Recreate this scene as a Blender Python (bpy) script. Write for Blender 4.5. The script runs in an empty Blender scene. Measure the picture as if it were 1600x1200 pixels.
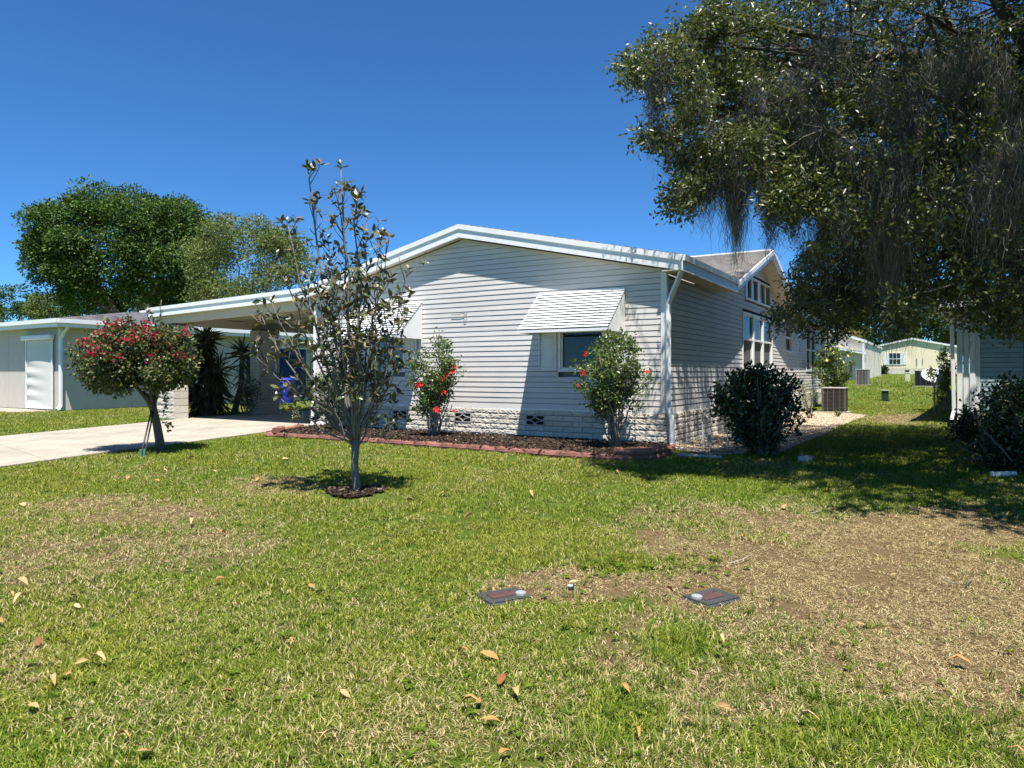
import bpy, bmesh, math, random
import numpy as np
from mathutils import Vector, Matrix

SC = bpy.context.scene
COL = SC.collection
RNG = np.random.default_rng(11)
random.seed(5)
rad = math.radians

# ------------------------------------------------------------------ camera
F_PX, HZ, EYE = 1095.0, 583.5, 1.5          # focal length and horizon in 1600x1200 pixels, eye height
cam_d = bpy.data.cameras.new('camera')
cam_d.sensor_width = 36.0
cam_d.lens = 36.0 * F_PX / 1600.0
cam_d.shift_y = -(600.0 - HZ) / 1600.0
cam_d.clip_start = 0.05
cam_d.clip_end = 3000.0
cam = bpy.data.objects.new('camera', cam_d)
cam.location = (0, 0, EYE)
cam.rotation_euler = (rad(90), 0, 0)
COL.objects.link(cam)
SC.camera = cam

# ------------------------------------------------------------------ sky and sun
SUN_TO = Vector((0.16, -1.27, 3.47)).normalized()      # towards the sun: behind the camera, high
EL = math.asin(SUN_TO.z)
AZ = math.atan2(SUN_TO.x, SUN_TO.y)
world = bpy.data.worlds.new('World')
SC.world = world
world.use_nodes = True
wn = world.node_tree
for n in list(wn.nodes):
    wn.nodes.remove(n)
sky = wn.nodes.new('ShaderNodeTexSky')
sky.sky_type = 'NISHITA'
sky.sun_disc = False
sky.sun_elevation = EL
sky.sun_rotation = AZ
sky.altitude = 0
sky.air_density = 0.7
sky.dust_density = 0.0
sky.ozone_density = 2.0
bg = wn.nodes.new('ShaderNodeBackground')
bg.inputs['Strength'].default_value = 0.071
wo = wn.nodes.new('ShaderNodeOutputWorld')
tint = wn.nodes.new('ShaderNodeMix')            # white balance of the clear blue sky
tint.data_type = 'RGBA'; tint.blend_type = 'MULTIPLY'
tint.inputs[0].default_value = 1.0
tint.inputs[7].default_value = (0.42, 0.88, 1.27, 1.0)
wn.links.new(sky.outputs[0], tint.inputs[6])
wn.links.new(tint.outputs[2], bg.inputs[0])
wn.links.new(bg.outputs[0], wo.inputs[0])

sun_d = bpy.data.lights.new('sun', 'SUN')
sun_d.energy = 5.0
sun_d.angle = rad(0.53)
sun_d.color = (1.0, 0.955, 0.89)
sun = bpy.data.objects.new('sun', sun_d)
sun.rotation_euler = SUN_TO.to_track_quat('Z', 'Y').to_euler()
sun.location = (4, -8, 20)
COL.objects.link(sun)

SC.view_settings.view_transform = 'Standard'
SC.view_settings.look = 'None'
SC.view_settings.exposure = 0.96
SC.view_settings.gamma = 1.0
SC.view_settings.use_curve_mapping = False
SC.render.engine = 'CYCLES'
SC.cycles.max_bounces = 6
SC.cycles.diffuse_bounces = 3
SC.cycles.glossy_bounces = 3
SC.cycles.transparent_max_bounces = 8
SC.cycles.transmission_bounces = 3
SC.cycles.caustics_reflective = False
SC.cycles.caustics_refractive = False
SC.cycles.use_denoising = True

# ------------------------------------------------------------------ helpers
def srgb(r, g, b):
    def c(v):
        v /= 255.0
        return v / 12.92 if v <= 0.04045 else ((v + 0.055) / 1.055) ** 2.4
    return (c(r), c(g), c(b), 1.0)

def rgba(c):
    return tuple(c) if len(c) == 4 else (c[0], c[1], c[2], 1.0)

class NT:
    def __init__(self, name):
        self.m = bpy.data.materials.new(name)
        self.m.use_nodes = True
        self.t = self.m.node_tree
        for n in list(self.t.nodes):
            self.t.nodes.remove(n)
        self.out = self.t.nodes.new('ShaderNodeOutputMaterial')
    def n(self, kind, **kw):
        nd = self.t.nodes.new('ShaderNode' + kind)
        for k, v in kw.items():
            setattr(nd, k, v)
        return nd
    def l(self, a, b):
        self.t.links.new(a, b)
    def val(self, sock, v):
        sock.default_value = v
    def mix(self, fac, a, b, mode='MIX'):
        nd = self.n('Mix', data_type='RGBA', blend_type=mode)
        for s, v in ((nd.inputs[0], fac), (nd.inputs[6], a), (nd.inputs[7], b)):
            if hasattr(v, 'is_output'):
                self.l(v, s)
            elif isinstance(v, (int, float)):
                s.default_value = v
            else:
                s.default_value = rgba(v)
        return nd.outputs[2]
    def math(self, op, a, b=0.5):
        nd = self.n('Math', operation=op)
        for s, v in ((nd.inputs[0], a), (nd.inputs[1], b)):
            if hasattr(v, 'is_output'):
                self.l(v, s)
            else:
                s.default_value = v
        return nd.outputs[0]
    def ramp(self, fac, stops):
        nd = self.n('ValToRGB')
        e = nd.color_ramp.elements
        while len(e) < len(stops):
            e.new(0.5)
        for el, (p, c) in zip(e, stops):
            el.position = p
            el.color = rgba(c)
        self.l(fac, nd.inputs[0])
        return nd.outputs[0]
    def noise(self, scale, detail=4, rough=0.55, vec=None, dist=0.0):
        nd = self.n('TexNoise')
        nd.inputs['Scale'].default_value = scale
        nd.inputs['Detail'].default_value = detail
        nd.inputs['Roughness'].default_value = rough
        nd.inputs['Distortion'].default_value = dist
        if vec is None:
            vec = self.coord()
        self.l(vec, nd.inputs['Vector'])
        return nd.outputs[0]
    def coord(self, which='Object'):
        if not hasattr(self, '_tc'):
            self._tc = self.n('TexCoord')
        return self._tc.outputs[which]
    def attr(self, name, kind='GEOMETRY'):
        nd = self.n('Attribute', attribute_name=name)
        nd.attribute_type = kind
        return nd.outputs['Fac']
    def objrnd(self):
        return self.n('ObjectInfo').outputs['Random']
    def bump(self, height, strength=0.4, dist=0.01):
        nd = self.n('Bump')
        nd.inputs['Strength'].default_value = strength
        nd.inputs['Distance'].default_value = dist
        self.l(height, nd.inputs['Height'])
        return nd.outputs[0]
    def bsdf(self, color, rough=0.6, spec=0.3, metal=0.0, normal=None, coat=0.0):
        p = self.n('BsdfPrincipled')
        if hasattr(color, 'is_output'):
            self.l(color, p.inputs['Base Color'])
        else:
            p.inputs['Base Color'].default_value = rgba(color)
        if hasattr(rough, 'is_output'):
            self.l(rough, p.inputs['Roughness'])
        else:
            p.inputs['Roughness'].default_value = rough
        p.inputs['Specular IOR Level'].default_value = spec
        p.inputs['Metallic'].default_value = metal
        if coat:
            p.inputs['Coat Weight'].default_value = coat
        if normal is not None:
            self.l(normal, p.inputs['Normal'])
        return p.outputs[0]
    def done(self, sh):
        self.l(sh, self.out.inputs[0])
        return self.m

MATS = {}
def simple(name, col, rough=0.6, spec=0.3, var=0.12, nscale=6.0, bump=0.0, bscale=60.0, bdist=0.004, metal=0.0, ovar=0.0, dirt=None):
    """plain painted or mineral surface: noise tint, per-object tint, fine relief"""
    if name in MATS:
        return MATS[name]
    t = NT(name)
    c = rgba(col)
    n = t.noise(nscale, 5)
    lo = tuple(v * (1 - var) for v in c[:3])
    hi = tuple(min(1, v * (1 + var)) for v in c[:3])
    k = t.ramp(n, [(0.25, lo), (0.75, hi)])
    if ovar:
        r = t.ramp(t.objrnd(), [(0, (1 - ovar,) * 3), (1, (1 + ovar,) * 3)])
        k = t.mix(1.0, k, r, 'MULTIPLY')
    if dirt:
        dn = t.noise(dirt[1], 6, 0.7)
        k = t.mix(t.ramp(dn, [(0.52, (0, 0, 0)), (0.72, (dirt[2],) * 3)]), k, dirt[0])
    nm = None
    if bump:
        nm = t.bump(t.noise(bscale, 4, 0.6), bump, bdist)
    MATS[name] = t.done(t.bsdf(k, rough, spec, metal, nm))
    return MATS[name]

def leafmat(name, stops, rough=0.45, spec=0.4, transl=0.25, tcol=None, kind='GEOMETRY'):
    if name in MATS:
        return MATS[name]
    t = NT(name)
    k = t.ramp(t.attr('rnd', kind), stops)
    b = t.bsdf(k, rough, spec)
    if transl:
        tr = t.n('BsdfTranslucent')
        t.l(t.mix(0.5, k, tcol if tcol else (0.25, 0.35, 0.04)), tr.inputs[0])
        mx = t.n('MixShader')
        mx.inputs[0].default_value = transl
        t.l(b, mx.inputs[1]); t.l(tr.outputs[0], mx.inputs[2])
        b = mx.outputs[0]
    MATS[name] = t.done(b)
    return MATS[name]

def tag(o, label=None, cat=None, group=None, kind=None):
    if label: o['label'] = label
    if cat: o['category'] = cat
    if group: o['group'] = group
    if kind: o['kind'] = kind
    return o

def empty(name, loc=(0, 0, 0), rz=0.0, label=None, cat=None, group=None):
    o = bpy.data.objects.new(name, None)
    o.location = loc
    o.rotation_euler = (0, 0, rz)
    COL.objects.link(o)
    return tag(o, label, cat, group)

def link(name, me, mat=None, parent=None, loc=None, rot=None, scale=None):
    o = bpy.data.objects.new(name, me)
    if mat is not None and not me.materials:
        me.materials.append(mat)
    COL.objects.link(o)
    if parent is not None:
        o.parent = parent
    if loc is not None: o.location = loc
    if rot is not None: o.rotation_euler = rot
    if scale is not None: o.scale = scale
    return o

def mesh(name, V, Fc):
    me = bpy.data.meshes.new(name)
    me.from_pydata([tuple(map(float, v)) for v in V], [], [tuple(int(i) for i in f) for f in Fc])
    me.update()
    return me

def add(name, V, Fc, mat, parent=None, smooth=False, bevel=0.0):
    me = mesh(name, V, Fc)
    if bevel:
        bm = bmesh.new(); bm.from_mesh(me)
        bmesh.ops.recalc_face_normals(bm, faces=bm.faces)
        bmesh.ops.bevel(bm, geom=list(bm.edges), offset=bevel, segments=1, affect='EDGES')
        bm.to_mesh(me); bm.free()
    else:
        bm = bmesh.new(); bm.from_mesh(me)
        bmesh.ops.recalc_face_normals(bm, faces=bm.faces)
        bm.to_mesh(me); bm.free()
    if smooth:
        me.polygons.foreach_set('use_smooth', [True] * len(me.polygons))
    return link(name, me, mat, parent)

BOXF = [(0, 1, 2, 3), (4, 7, 6, 5), (0, 4, 5, 1), (1, 5, 6, 2), (2, 6, 7, 3), (3, 7, 4, 0)]
def boxv(x0, x1, y0, y1, z0, z1):
    return [(x0, y0, z0), (x1, y0, z0), (x1, y1, z0), (x0, y1, z0), (x0, y0, z1), (x1, y0, z1), (x1, y1, z1), (x0, y1, z1)]
def box(name, x0, x1, y0, y1, z0, z1, mat, parent=None, bevel=0.0, fm=None):
    V = boxv(x0, x1, y0, y1, z0, z1)
    if fm: V = [fm(*p) for p in V]
    return add(name, V, BOXF, mat, parent, bevel=bevel)
def prism(name, pts, vec, mat, parent=None, bevel=0.0):
    n = len(pts)
    V = [tuple(p) for p in pts] + [tuple(np.add(p, vec)) for p in pts]
    Fc = [tuple(range(n)), tuple(range(2 * n - 1, n - 1, -1))] + [(i, (i + 1) % n, n + (i + 1) % n, n + i) for i in range(n)]
    return add(name, V, Fc, mat, parent, bevel=bevel)

class Acc:
    """collects geometry for ONE mesh"""
    def __init__(self): self.V = []; self.F = []
    def add(self, V, Fc):
        b = len(self.V)
        self.V += [tuple(v) for v in V]
        self.F += [tuple(i + b for i in f) for f in Fc]
    def box(self, *a, fm=None):
        V = boxv(*a)
        self.add([fm(*p) for p in V] if fm else V, BOXF)
    def tube(self, pts, rs, n=6, cap=True):
        pts = [Vector(p) for p in pts]
        if not hasattr(rs, '__len__'): rs = [rs] * len(pts)
        V = []; up = None
        for i, p in enumerate(pts):
            d = (pts[min(i + 1, len(pts) - 1)] - pts[max(i - 1, 0)])
            if d.length < 1e-9: d = Vector((0, 0, 1))
            d.normalize()
            if up is None:
                up = Vector((1, 0, 0)) if abs(d.x) < 0.8 else Vector((0, 1, 0))
            a = d.cross(up); a.normalize(); up2 = a.cross(d)
            up = up2
            for k in range(n):
                w = 2 * math.pi * k / n
                V.append(p + a * (math.cos(w) * rs[i]) + up2 * (math.sin(w) * rs[i]))
        Fc = []
        for i in range(len(pts) - 1):
            for k in range(n):
                Fc.append((i * n + k, i * n + (k + 1) % n, (i + 1) * n + (k + 1) % n, (i + 1) * n + k))
        if cap:
            Fc.append(tuple(range(n))); Fc.append(tuple((len(pts) - 1) * n + k for k in range(n)))
        self.add(V, Fc)
    def build(self, name, mat, parent=None, smooth=False, bevel=0.0):
        return add(name, self.V, self.F, mat, parent, smooth, bevel)

def npmesh(name, V, Fc, mat, parent=None, attrs=None, smooth=False):
    """fast mesh: V (n,3), Fc (m,3|4) arrays"""
    me = bpy.data.meshes.new(name)
    V = np.ascontiguousarray(V, dtype=np.float32); Fc = np.ascontiguousarray(Fc, dtype=np.int32)
    me.vertices.add(len(V)); me.vertices.foreach_set('co', V.ravel())
    k = Fc.shape[1]
    me.loops.add(Fc.size); me.loops.foreach_set('vertex_index', Fc.ravel())
    me.polygons.add(len(Fc)); me.polygons.foreach_set('loop_start', np.arange(0, Fc.size, k, dtype=np.int32))
    if smooth: me.polygons.foreach_set('use_smooth', np.ones(len(Fc), bool))
    for an, av in (attrs or {}).items():
        at = me.attributes.new(an, 'FLOAT', 'POINT'); at.data.foreach_set('value', np.ascontiguousarray(av, dtype=np.float32))
    me.update(calc_edges=True)
    return link(name, me, mat, parent)

def unit(a):
    return a / np.maximum(np.linalg.norm(a, axis=-1, keepdims=True), 1e-9)

def leaf_arrays(pos, d, L, W, fold=0.25, droop=0.0, flat=0.0, nhint=None, rng=RNG):
    """diamond leaves folded on the midrib: pos (n,3), d (n,3) direction; flat pulls the leaf faces to nhint"""
    n = len(pos)
    d = unit(d)
    r = rng.normal(size=(n, 3))
    if nhint is not None:
        r = r * (1 - flat) + unit(nhint) * flat * 1.6
    nn = unit(r - d * np.sum(r * d, 1, keepdims=True))
    s = np.cross(d, nn)
    L = np.broadcast_to(L, n)[:, None]; W = np.broadcast_to(W, n)[:, None]
    tip = pos + d * L; tip[:, 2] -= droop * L[:, 0]
    mid = pos + d * L * 0.48
    lf = mid + s * W * 0.5 + nn * W * fold
    rt = mid - s * W * 0.5 + nn * W * fold
    V = np.stack([pos, lf, tip, rt], 1).reshape(-1, 3)
    i = np.arange(n)[:, None] * 4
    Fc = np.concatenate([i + np.array([[0, 1, 2]]), i + np.array([[0, 2, 3]])], 0)
    return V, Fc

def leaf_cloud(name, pos, d, L, W, mat, parent=None, rnd=None, **kw):
    V, Fc = leaf_arrays(pos, d, L, W, **kw)
    if rnd is None: rnd = RNG.random(len(pos))
    return npmesh(name, V, Fc, mat, parent, {'rnd': np.repeat(rnd, 4)})

# value noise for placing things
_PERM = np.random.default_rng(3).random((256, 256))
def vnoise(x, y, s=1.0, off=0.0):
    x = np.asarray(x, float) * s + 37.3 + off * 11.7; y = np.asarray(y, float) * s + 91.7 + off * 5.3
    xi = np.floor(x).astype(int); yi = np.floor(y).astype(int)
    fx = x - xi; fy = y - yi
    fx = fx * fx * (3 - 2 * fx); fy = fy * fy * (3 - 2 * fy)
    g = lambda a, b: _PERM[a & 255, b & 255]
    return (g(xi, yi) * (1 - fx) + g(xi + 1, yi) * fx) * (1 - fy) + (g(xi, yi + 1) * (1 - fx) + g(xi + 1, yi + 1) * fx) * fy
def fbm(x, y, s=1.0, off=0.0):
    return (vnoise(x, y, s, off) + 0.5 * vnoise(x, y, 2.1 * s, off + 1) + 0.25 * vnoise(x, y, 4.3 * s, off + 2)) / 1.75

# terrain
def H(x, y):
    x = np.asarray(x, float); y = np.asarray(y, float)
    z = 0.2 - 0.15 * np.clip((11 - y) / 8.5, 0, 1)
    k = np.clip((x - 1) / 6, 0, 1); k = k * k * (3 - 2 * k)
    return z + k * np.interp(y, [22, 26, 32, 38, 50, 78, 140], [0, 0.06, 0.40, 0.72, 1.0, 1.28, 1.4])
def Hn(x, y):
    return H(x, y) + 0.022 * (fbm(x, y, 0.9) - 0.5) + 0.012 * (vnoise(x, y, 4.0) - 0.5)
def ground_at(px, py, lift=0.0):
    """where the view ray through a photo pixel meets the terrain"""
    a = (px - 800) / F_PX; b = (HZ - py) / F_PX
    lo, hi = 0.5, 300.0
    for _ in range(60):
        m = 0.5 * (lo + hi)
        if EYE + b * m > float(H(a * m, m)) + lift: lo = m
        else: hi = m
    return Vector((a * lo, lo, float(H(a * lo, lo)) + lift))
def at(px, py, depth):
    return Vector(((px - 800) / F_PX * depth, depth, EYE + (HZ - py) / F_PX * depth))
def proj(P):
    P = np.asarray(P, float)
    return 800 + F_PX * P[..., 0] / P[..., 1], HZ - F_PX * (P[..., 2] - EYE) / P[..., 1]
def inpoly(x, y, poly):
    x = np.asarray(x, float); y = np.asarray(y, float)
    r = np.zeros(x.shape, bool); n = len(poly); j = n - 1
    for i in range(n):
        xi, yi = poly[i][0], poly[i][1]; xj, yj = poly[j][0], poly[j][1]
        c = ((yi > y) != (yj > y)) & (x < (xj - xi) * (y - yi) / (yj - yi + 1e-12) + xi)
        r ^= c; j = i
    return r

# ------------------------------------------------------------------ plan of the plot (world metres)
TH = rad(31.4)
CX, CY, CZ = 2.6554, 12.09, 0.2            # right front corner of the house
UX = np.array([math.cos(TH), -math.sin(TH)])   # to the right along the front wall
VY = np.array([math.sin(TH), math.cos(TH)])    # inward along the side wall
def hw(x, y, z=0.0):
    return Vector((CX + UX[0] * x + VY[0] * y, CY + UX[1] * x + VY[1] * y, z))
HW, HL = 8.5, 19.6                           # house width and length
drive_near = [ground_at(*p) for p in ((-260, 768), (0, 732), (120, 715.5), (270, 696), (414, 677))]
drive_far = [ground_at(*p) for p in ((273, 657), (231, 661.5), (0, 684), (-300, 713))]
bed_px = [(414, 683), (500, 688), (570, 692.5), (640, 697.5), (700, 702), (760, 706.5), (820, 711.5), (880, 716), (940, 719.5), (990, 721), (1025, 719), (1047, 712)]
bed_front = [ground_at(*p) for p in bed_px]
P_house = [hw(0.02, -0.02), hw(-HW, -0.02), hw(-HW, HL), hw(0.02, HL)]
P_carport = [hw(-HW - 6.6, -0.9), hw(-HW, -0.9), hw(-HW, 8), hw(-HW - 6.6, 8)]
P_drive = drive_near + [hw(-HW + 0.1, -0.6), hw(-HW + 0.1, 8.2), hw(-HW - 6.0, 8.2)] + drive_far
P_bed = bed_front + [hw(0.05, 0.0), hw(-HW - 0.1, 0.0), bed_front[0] + Vector((0.15, 0.5, 0))]
P_gravel = [hw(0.0, -0.1), hw(0.9, -0.6), hw(1.8, 0.1), hw(1.95, 4.0), hw(2.0, 9.0), hw(2.15, 12.4), hw(1.6, 13.0), hw(0.0, 13.4)]
NCX, NCY = ground_at(94, 643).x, ground_at(94, 643).y     # corner of the left neighbour
def nw(x, y, z=0.0):
    return Vector((NCX + UX[0] * x + VY[0] * y, NCY + UX[1] * x + VY[1] * y, z))
P_nhouse = [nw(0, 0), nw(-12, 0), nw(-12, 20), nw(0, 20)]
P_apron = [nw(-0.25, -0.05), nw(-0.35, -1.3), nw(-9, -1.3), nw(-9, -0.05)]

# ------------------------------------------------------------------ ground sheet
DRY = [(1340, 880, 330, 85, .95), (1500, 960, 260, 110, .85), (1230, 960, 210, 80, .6), (1300, 1040, 330, 90, .52), (1480, 1100, 250, 110, .62), (1180, 1090, 230, 80, .40), (700, 1150, 260, 60, .34), (250, 1130, 200, 60, .30), (1150, 825, 190, 45, .6), (1500, 830, 210, 40, .85),
       (880, 915, 125, 30, 1.0), (1110, 890, 130, 70, .6), (985, 1015, 90, 55, .6), (170, 800, 210, 30, .62), (60, 880, 120, 55, .52),
       (350, 845, 110, 22, .65), (210, 862, 230, 32, .52), (430, 760, 80, 18, .5), (30, 1040, 60, 60, .4), (600, 1090, 240, 60, .28),
       (1090, 1120, 160, 50, .25), (560, 880, 140, 20, .2), (800, 990, 120, 30, .2), (1250, 1120, 200, 60, .35), (1400, 655, 70, 9, .9),
       (1200, 730, 120, 12, .4)]
GREEN = [(960, 880, 50, 14, .7), (1050, 885, 60, 14, .55), (1060, 1010, 55, 30, .7), (980, 1120, 60, 40, .4), (1420, 1150, 160, 60, .35), (1330, 1160, 200, 60, .3)]
def dryness(x, y):
    px, py = proj(np.stack([x, y, H(x, y)], -1))
    wob = 0.75 * (fbm(x, y, 1.6, 4) - 0.5) * 2 + 0.45 * (vnoise(x, y, 7.0, 3) - 0.5)
    d = 0.07 + 0.55 * (fbm(x, y, 1.0, 7) - 0.42) + 0.28 * (vnoise(x, y, 6.0, 9) - 0.5) + 0.10 * np.clip((py - 900) / 250, 0, 1)
    mott = 0.55 + 0.9 * fbm(x, y, 2.6, 41)
    for cx, cy, rx, ry, a in DRY:
        a = a * mott
        q = ((px - cx) / rx) ** 2 + ((py - cy) / ry) ** 2
        d = np.maximum(d, 0.35 * d + a * np.clip(0.85 * (1.35 - q) + wob, 0, 1))
    for cx, cy, rx, ry, a in GREEN:
        q = ((px - cx) / rx) ** 2 + ((py - cy) / ry) ** 2
        d = d - a * np.clip(1.3 - q + wob, 0, 1)
    return np.clip(d, 0, 1)

def lines(lo, hi, fine0, fine1, step, grow=1.35):
    a = list(np.arange(fine0, fine1 + 1e-6, step))
    s = step; v = a[-1]
    while v < hi:
        s *= grow; v += s; a.append(v)
    s = step; v = a[0]
    while v > lo:
        s *= grow; v -= s; a.insert(0, v)
    return np.array(a)
gx = lines(-900, 900, -12, 12, 0.14); gy = lines(-60, 1500, 1.5, 24, 0.14)
GX, GY = np.meshgrid(gx, gy)
GZ = Hn(GX, GY)
nx, ny = len(gx), len(gy)
idx = np.arange(nx * ny).reshape(ny, nx)
FQ = np.stack([idx[:-1, :-1], idx[:-1, 1:], idx[1:, 1:], idx[1:, :-1]], -1).reshape(-1, 4)
gp = np.stack([GX, GY, GZ], -1).reshape(-1, 3)
gy_safe = np.where(gp[:, 1] > 1.0, gp[:, 1], 1.0)
gdry = dryness(gp[:, 0], gy_safe)
t = NT('lawn_soil')
dn = t.attr('dry')
n1 = t.noise(9, 6, 0.65, t.coord('Object')); n2 = t.noise(70, 4, 0.7, t.coord('Object')); n3 = t.noise(0.5, 3, 0.5, t.coord('Object'))
gcol = t.ramp(n2, [(0.28, (0.03, 0.05, 0.006)), (0.55, (0.08, 0.125, 0.014)), (0.78, (0.16, 0.21, 0.03))])
gcol = t.mix(t.ramp(n3, [(0.35, (0, 0, 0)), (0.65, (0.5, 0.5, 0.5))]), gcol, (0.15, 0.18, 0.035))
scol = t.ramp(n2, [(0.25, (0.055, 0.037, 0.019)), (0.5, (0.16, 0.112, 0.053)), (0.75, (0.30, 0.225, 0.11))])
kc = t.mix(t.ramp(t.math('ADD', dn, t.math('MULTIPLY', t.math('SUBTRACT', n1, 0.5), 0.5)), [(0.3, (0, 0, 0)), (0.62, (1, 1, 1))]), gcol, scol)
lawn_mat = t.done(t.bsdf(kc, 0.9, 0.1, 0, t.bump(n2, 0.9, 0.03)))
lawn = npmesh('lawn', gp, FQ, lawn_mat, None, {'dry': gdry}, True)
tag(lawn, 'wide mown lawn with green and straw coloured patches', 'lawn', kind='structure')

# ------------------------------------------------------------------ grass blades (instanced clumps)
def clump_mesh(name, nb, hgt, wid, rad_, bend, seed, flatn=0.0):
    g = np.random.default_rng(seed)
    V = []; Fc = []; rn = []
    for b in range(nb):
        a = g.uniform(0, 2 * math.pi); rr = rad_ * math.sqrt(g.random())
        p = np.array([rr * math.cos(a), rr * math.sin(a), -0.004])
        da = g.uniform(0, 2 * math.pi); dd = np.array([math.cos(da), math.sin(da), 0])
        h = hgt * g.uniform(0.55, 1.15); w = wid * g.uniform(0.7, 1.2); bn = bend * g.uniform(0.3, 1.3)
        sd = np.array([-dd[1], dd[0], 0]); 
        k = len(V); segs = 3
        for s in range(segs + 1):
            f = s / segs
            c = p + dd * (h * bn * f ** 1.7) + np.array([0, 0, h * (1 - 0.45 * min(bn, 1.4) * f) * f])
            ww = w * (1 - f ** 2) * 0.5
            if s < segs:
                V += [c - sd * ww, c + sd * ww]
            else:
                V += [c]
        r = g.random()
        rn += [r] * (2 * segs + 1)
        for s in range(segs - 1):
            Fc.append((k + 2 * s, k + 2 * s + 1, k + 2 * s + 3)); Fc.append((k + 2 * s, k + 2 * s + 3, k + 2 * s + 2))
        Fc.append((k + 2 * segs - 2, k + 2 * segs - 1, k + 2 * segs))
    me = bpy.data.meshes.new(name)
    me.from_pydata([tuple(v) for v in V], [], Fc); me.update()
    at_ = me.attributes.new('rnd', 'FLOAT', 'POINT'); at_.data.foreach_set('value', np.array(rn, np.float32))
    return me

t = NT('grass_blade')
dn = t.attr('dry', 'INSTANCER'); rb = t.attr('rnd'); hue = t.attr('hue', 'INSTANCER')
g1 = t.ramp(rb, [(0.0, (0.042, 0.088, 0.007)), (0.45, (0.125, 0.196, 0.015)), (0.82, (0.265, 0.32, 0.040)), (1.0, (0.46, 0.44, 0.13))])
g2 = t.ramp(rb, [(0.0, (0.085, 0.115, 0.009)), (0.5, (0.215, 0.25, 0.024)), (1.0, (0.48, 0.45, 0.12))])
gc = t.mix(hue, g1, g2)
s1 = t.ramp(rb, [(0.0, (0.13, 0.09, 0.042)), (0.4, (0.32, 0.236, 0.112)), (0.8, (0.51, 0.41, 0.215)), (1.0, (0.66, 0.56, 0.32))])
pick = t.ramp(t.math('ADD', dn, t.math('MULTIPLY', t.math('SUBTRACT', rb, 0.5), 0.75)), [(0.36, (0, 0, 0)), (0.62, (1, 1, 1))])
kc = t.mix(pick, gc, s1)
b = t.bsdf(kc, 0.6, 0.1)
tr = t.n('BsdfTranslucent'); t.l(kc, tr.inputs[0])
mx = t.n('MixShader'); mx.inputs[0].default_value = 0.3
t.l(b, mx.inputs[1]); t.l(tr.outputs[0], mx.inputs[2])
blade_mat = t.done(mx.outputs[0])

def scatter(name, pts, attrs, protos, mat, label, cat):
    """one object whose geometry nodes put a prototype on every point"""
    pc = bpy.data.collections.new(name + '_pieces')
    for i, me in enumerate(protos):
        if not me.materials: me.materials.append(mat)
        o = bpy.data.objects.new('%s_piece_%02d' % (name, i), me)
        pc.objects.link(o)
    me = bpy.data.meshes.new(name)
    me.vertices.add(len(pts)); me.vertices.foreach_set('co', np.ascontiguousarray(pts, dtype=np.float32).ravel())
    for an, av in attrs.items():
        av = np.asarray(av)
        if av.ndim == 2:
            a_ = me.attributes.new(an, 'FLOAT_VECTOR', 'POINT'); a_.data.foreach_set('vector', np.ascontiguousarray(av, dtype=np.float32).ravel())
        elif av.dtype.kind == 'i':
            a_ = me.attributes.new(an, 'INT', 'POINT'); a_.data.foreach_set('value', np.ascontiguousarray(av, dtype=np.int32))
        else:
            a_ = me.attributes.new(an, 'FLOAT', 'POINT'); a_.data.foreach_set('value', np.ascontiguousarray(av, dtype=np.float32))
    me.update()
    o = link(name, me, mat)
    ng = bpy.data.node_groups.new(name + '_nodes', 'GeometryNodeTree')
    ng.interface.new_socket('Geometry', in_out='INPUT', socket_type='NodeSocketGeometry')
    ng.interface.new_socket('Geometry', in_out='OUTPUT', socket_type='NodeSocketGeometry')
    N = ng.nodes; Lk = ng.links
    gi = N.new('NodeGroupInput'); go = N.new('NodeGroupOutput')
    ip = N.new('GeometryNodeInstanceOnPoints'); ci = N.new('GeometryNodeCollectionInfo')
    ci.inputs[0].default_value = pc; ci.inputs['Separate Children'].default_value = True; ci.inputs['Reset Children'].default_value = True
    def na(nm, dt):
        q = N.new('GeometryNodeInputNamedAttribute'); q.data_type = dt; q.inputs[0].default_value = nm
        return [s for s in q.outputs if s.enabled and s.name == 'Attribute'][0]
    Lk.new(gi.outputs[0], ip.inputs['Points']); Lk.new(ci.outputs[0], ip.inputs['Instance'])
    ip.inputs['Pick Instance'].default_value = True
    Lk.new(na('var', 'INT'), ip.inputs['Instance Index'])
    e2r = N.new('FunctionNodeEulerToRotation'); Lk.new(na('rot', 'FLOAT_VECTOR'), e2r.inputs[0]); Lk.new(e2r.outputs[0], ip.inputs['Rotation'])
    Lk.new(na('scl', 'FLOAT_VECTOR'), ip.inputs['Scale'])
    Lk.new(ip.outputs[0], go.inputs[0])
    md = o.modifiers.new('scatter', 'NODES'); md.node_group = ng
    return tag(o, label, cat, kind='stuff')

def blocked(x, y):
    r = np.zeros(len(x), bool)
    for p in (P_house, P_drive, P_bed, P_gravel, P_nhouse, P_apron):
        r |= inpoly(x, y, p)
    return r

gpts = []; gsc = []
for (y0, y1, dens, sc) in ((1.9, 4.2, 1150, 1.0), (4.2, 6.5, 720, 1.1), (6.5, 9.5, 420, 1.25), (9.5, 15, 190, 1.55), (15, 27, 75, 2.0), (27, 60, 10, 3.2)):
    xw = y1 * 0.80 + 0.4
    n = int(dens * (y1 - y0) * 2 * xw)
    x = RNG.uniform(-xw, xw, n); y = RNG.uniform(y0, y1, n)
    k = np.abs(x) < y * 0.76 + 0.5
    if y0 >= 27: k &= x > 8
    x = x[k]; y = y[k]
    k = ~blocked(x, y)
    gpts.append(np.stack([x[k], y[k]], 1)); gsc.append(np.full(k.sum(), sc))
gpts = np.concatenate(gpts); gsc = np.concatenate(gsc)
gd = dryness(gpts[:, 0], gpts[:, 1])
gz = Hn(gpts[:, 0], gpts[:, 1])
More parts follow.
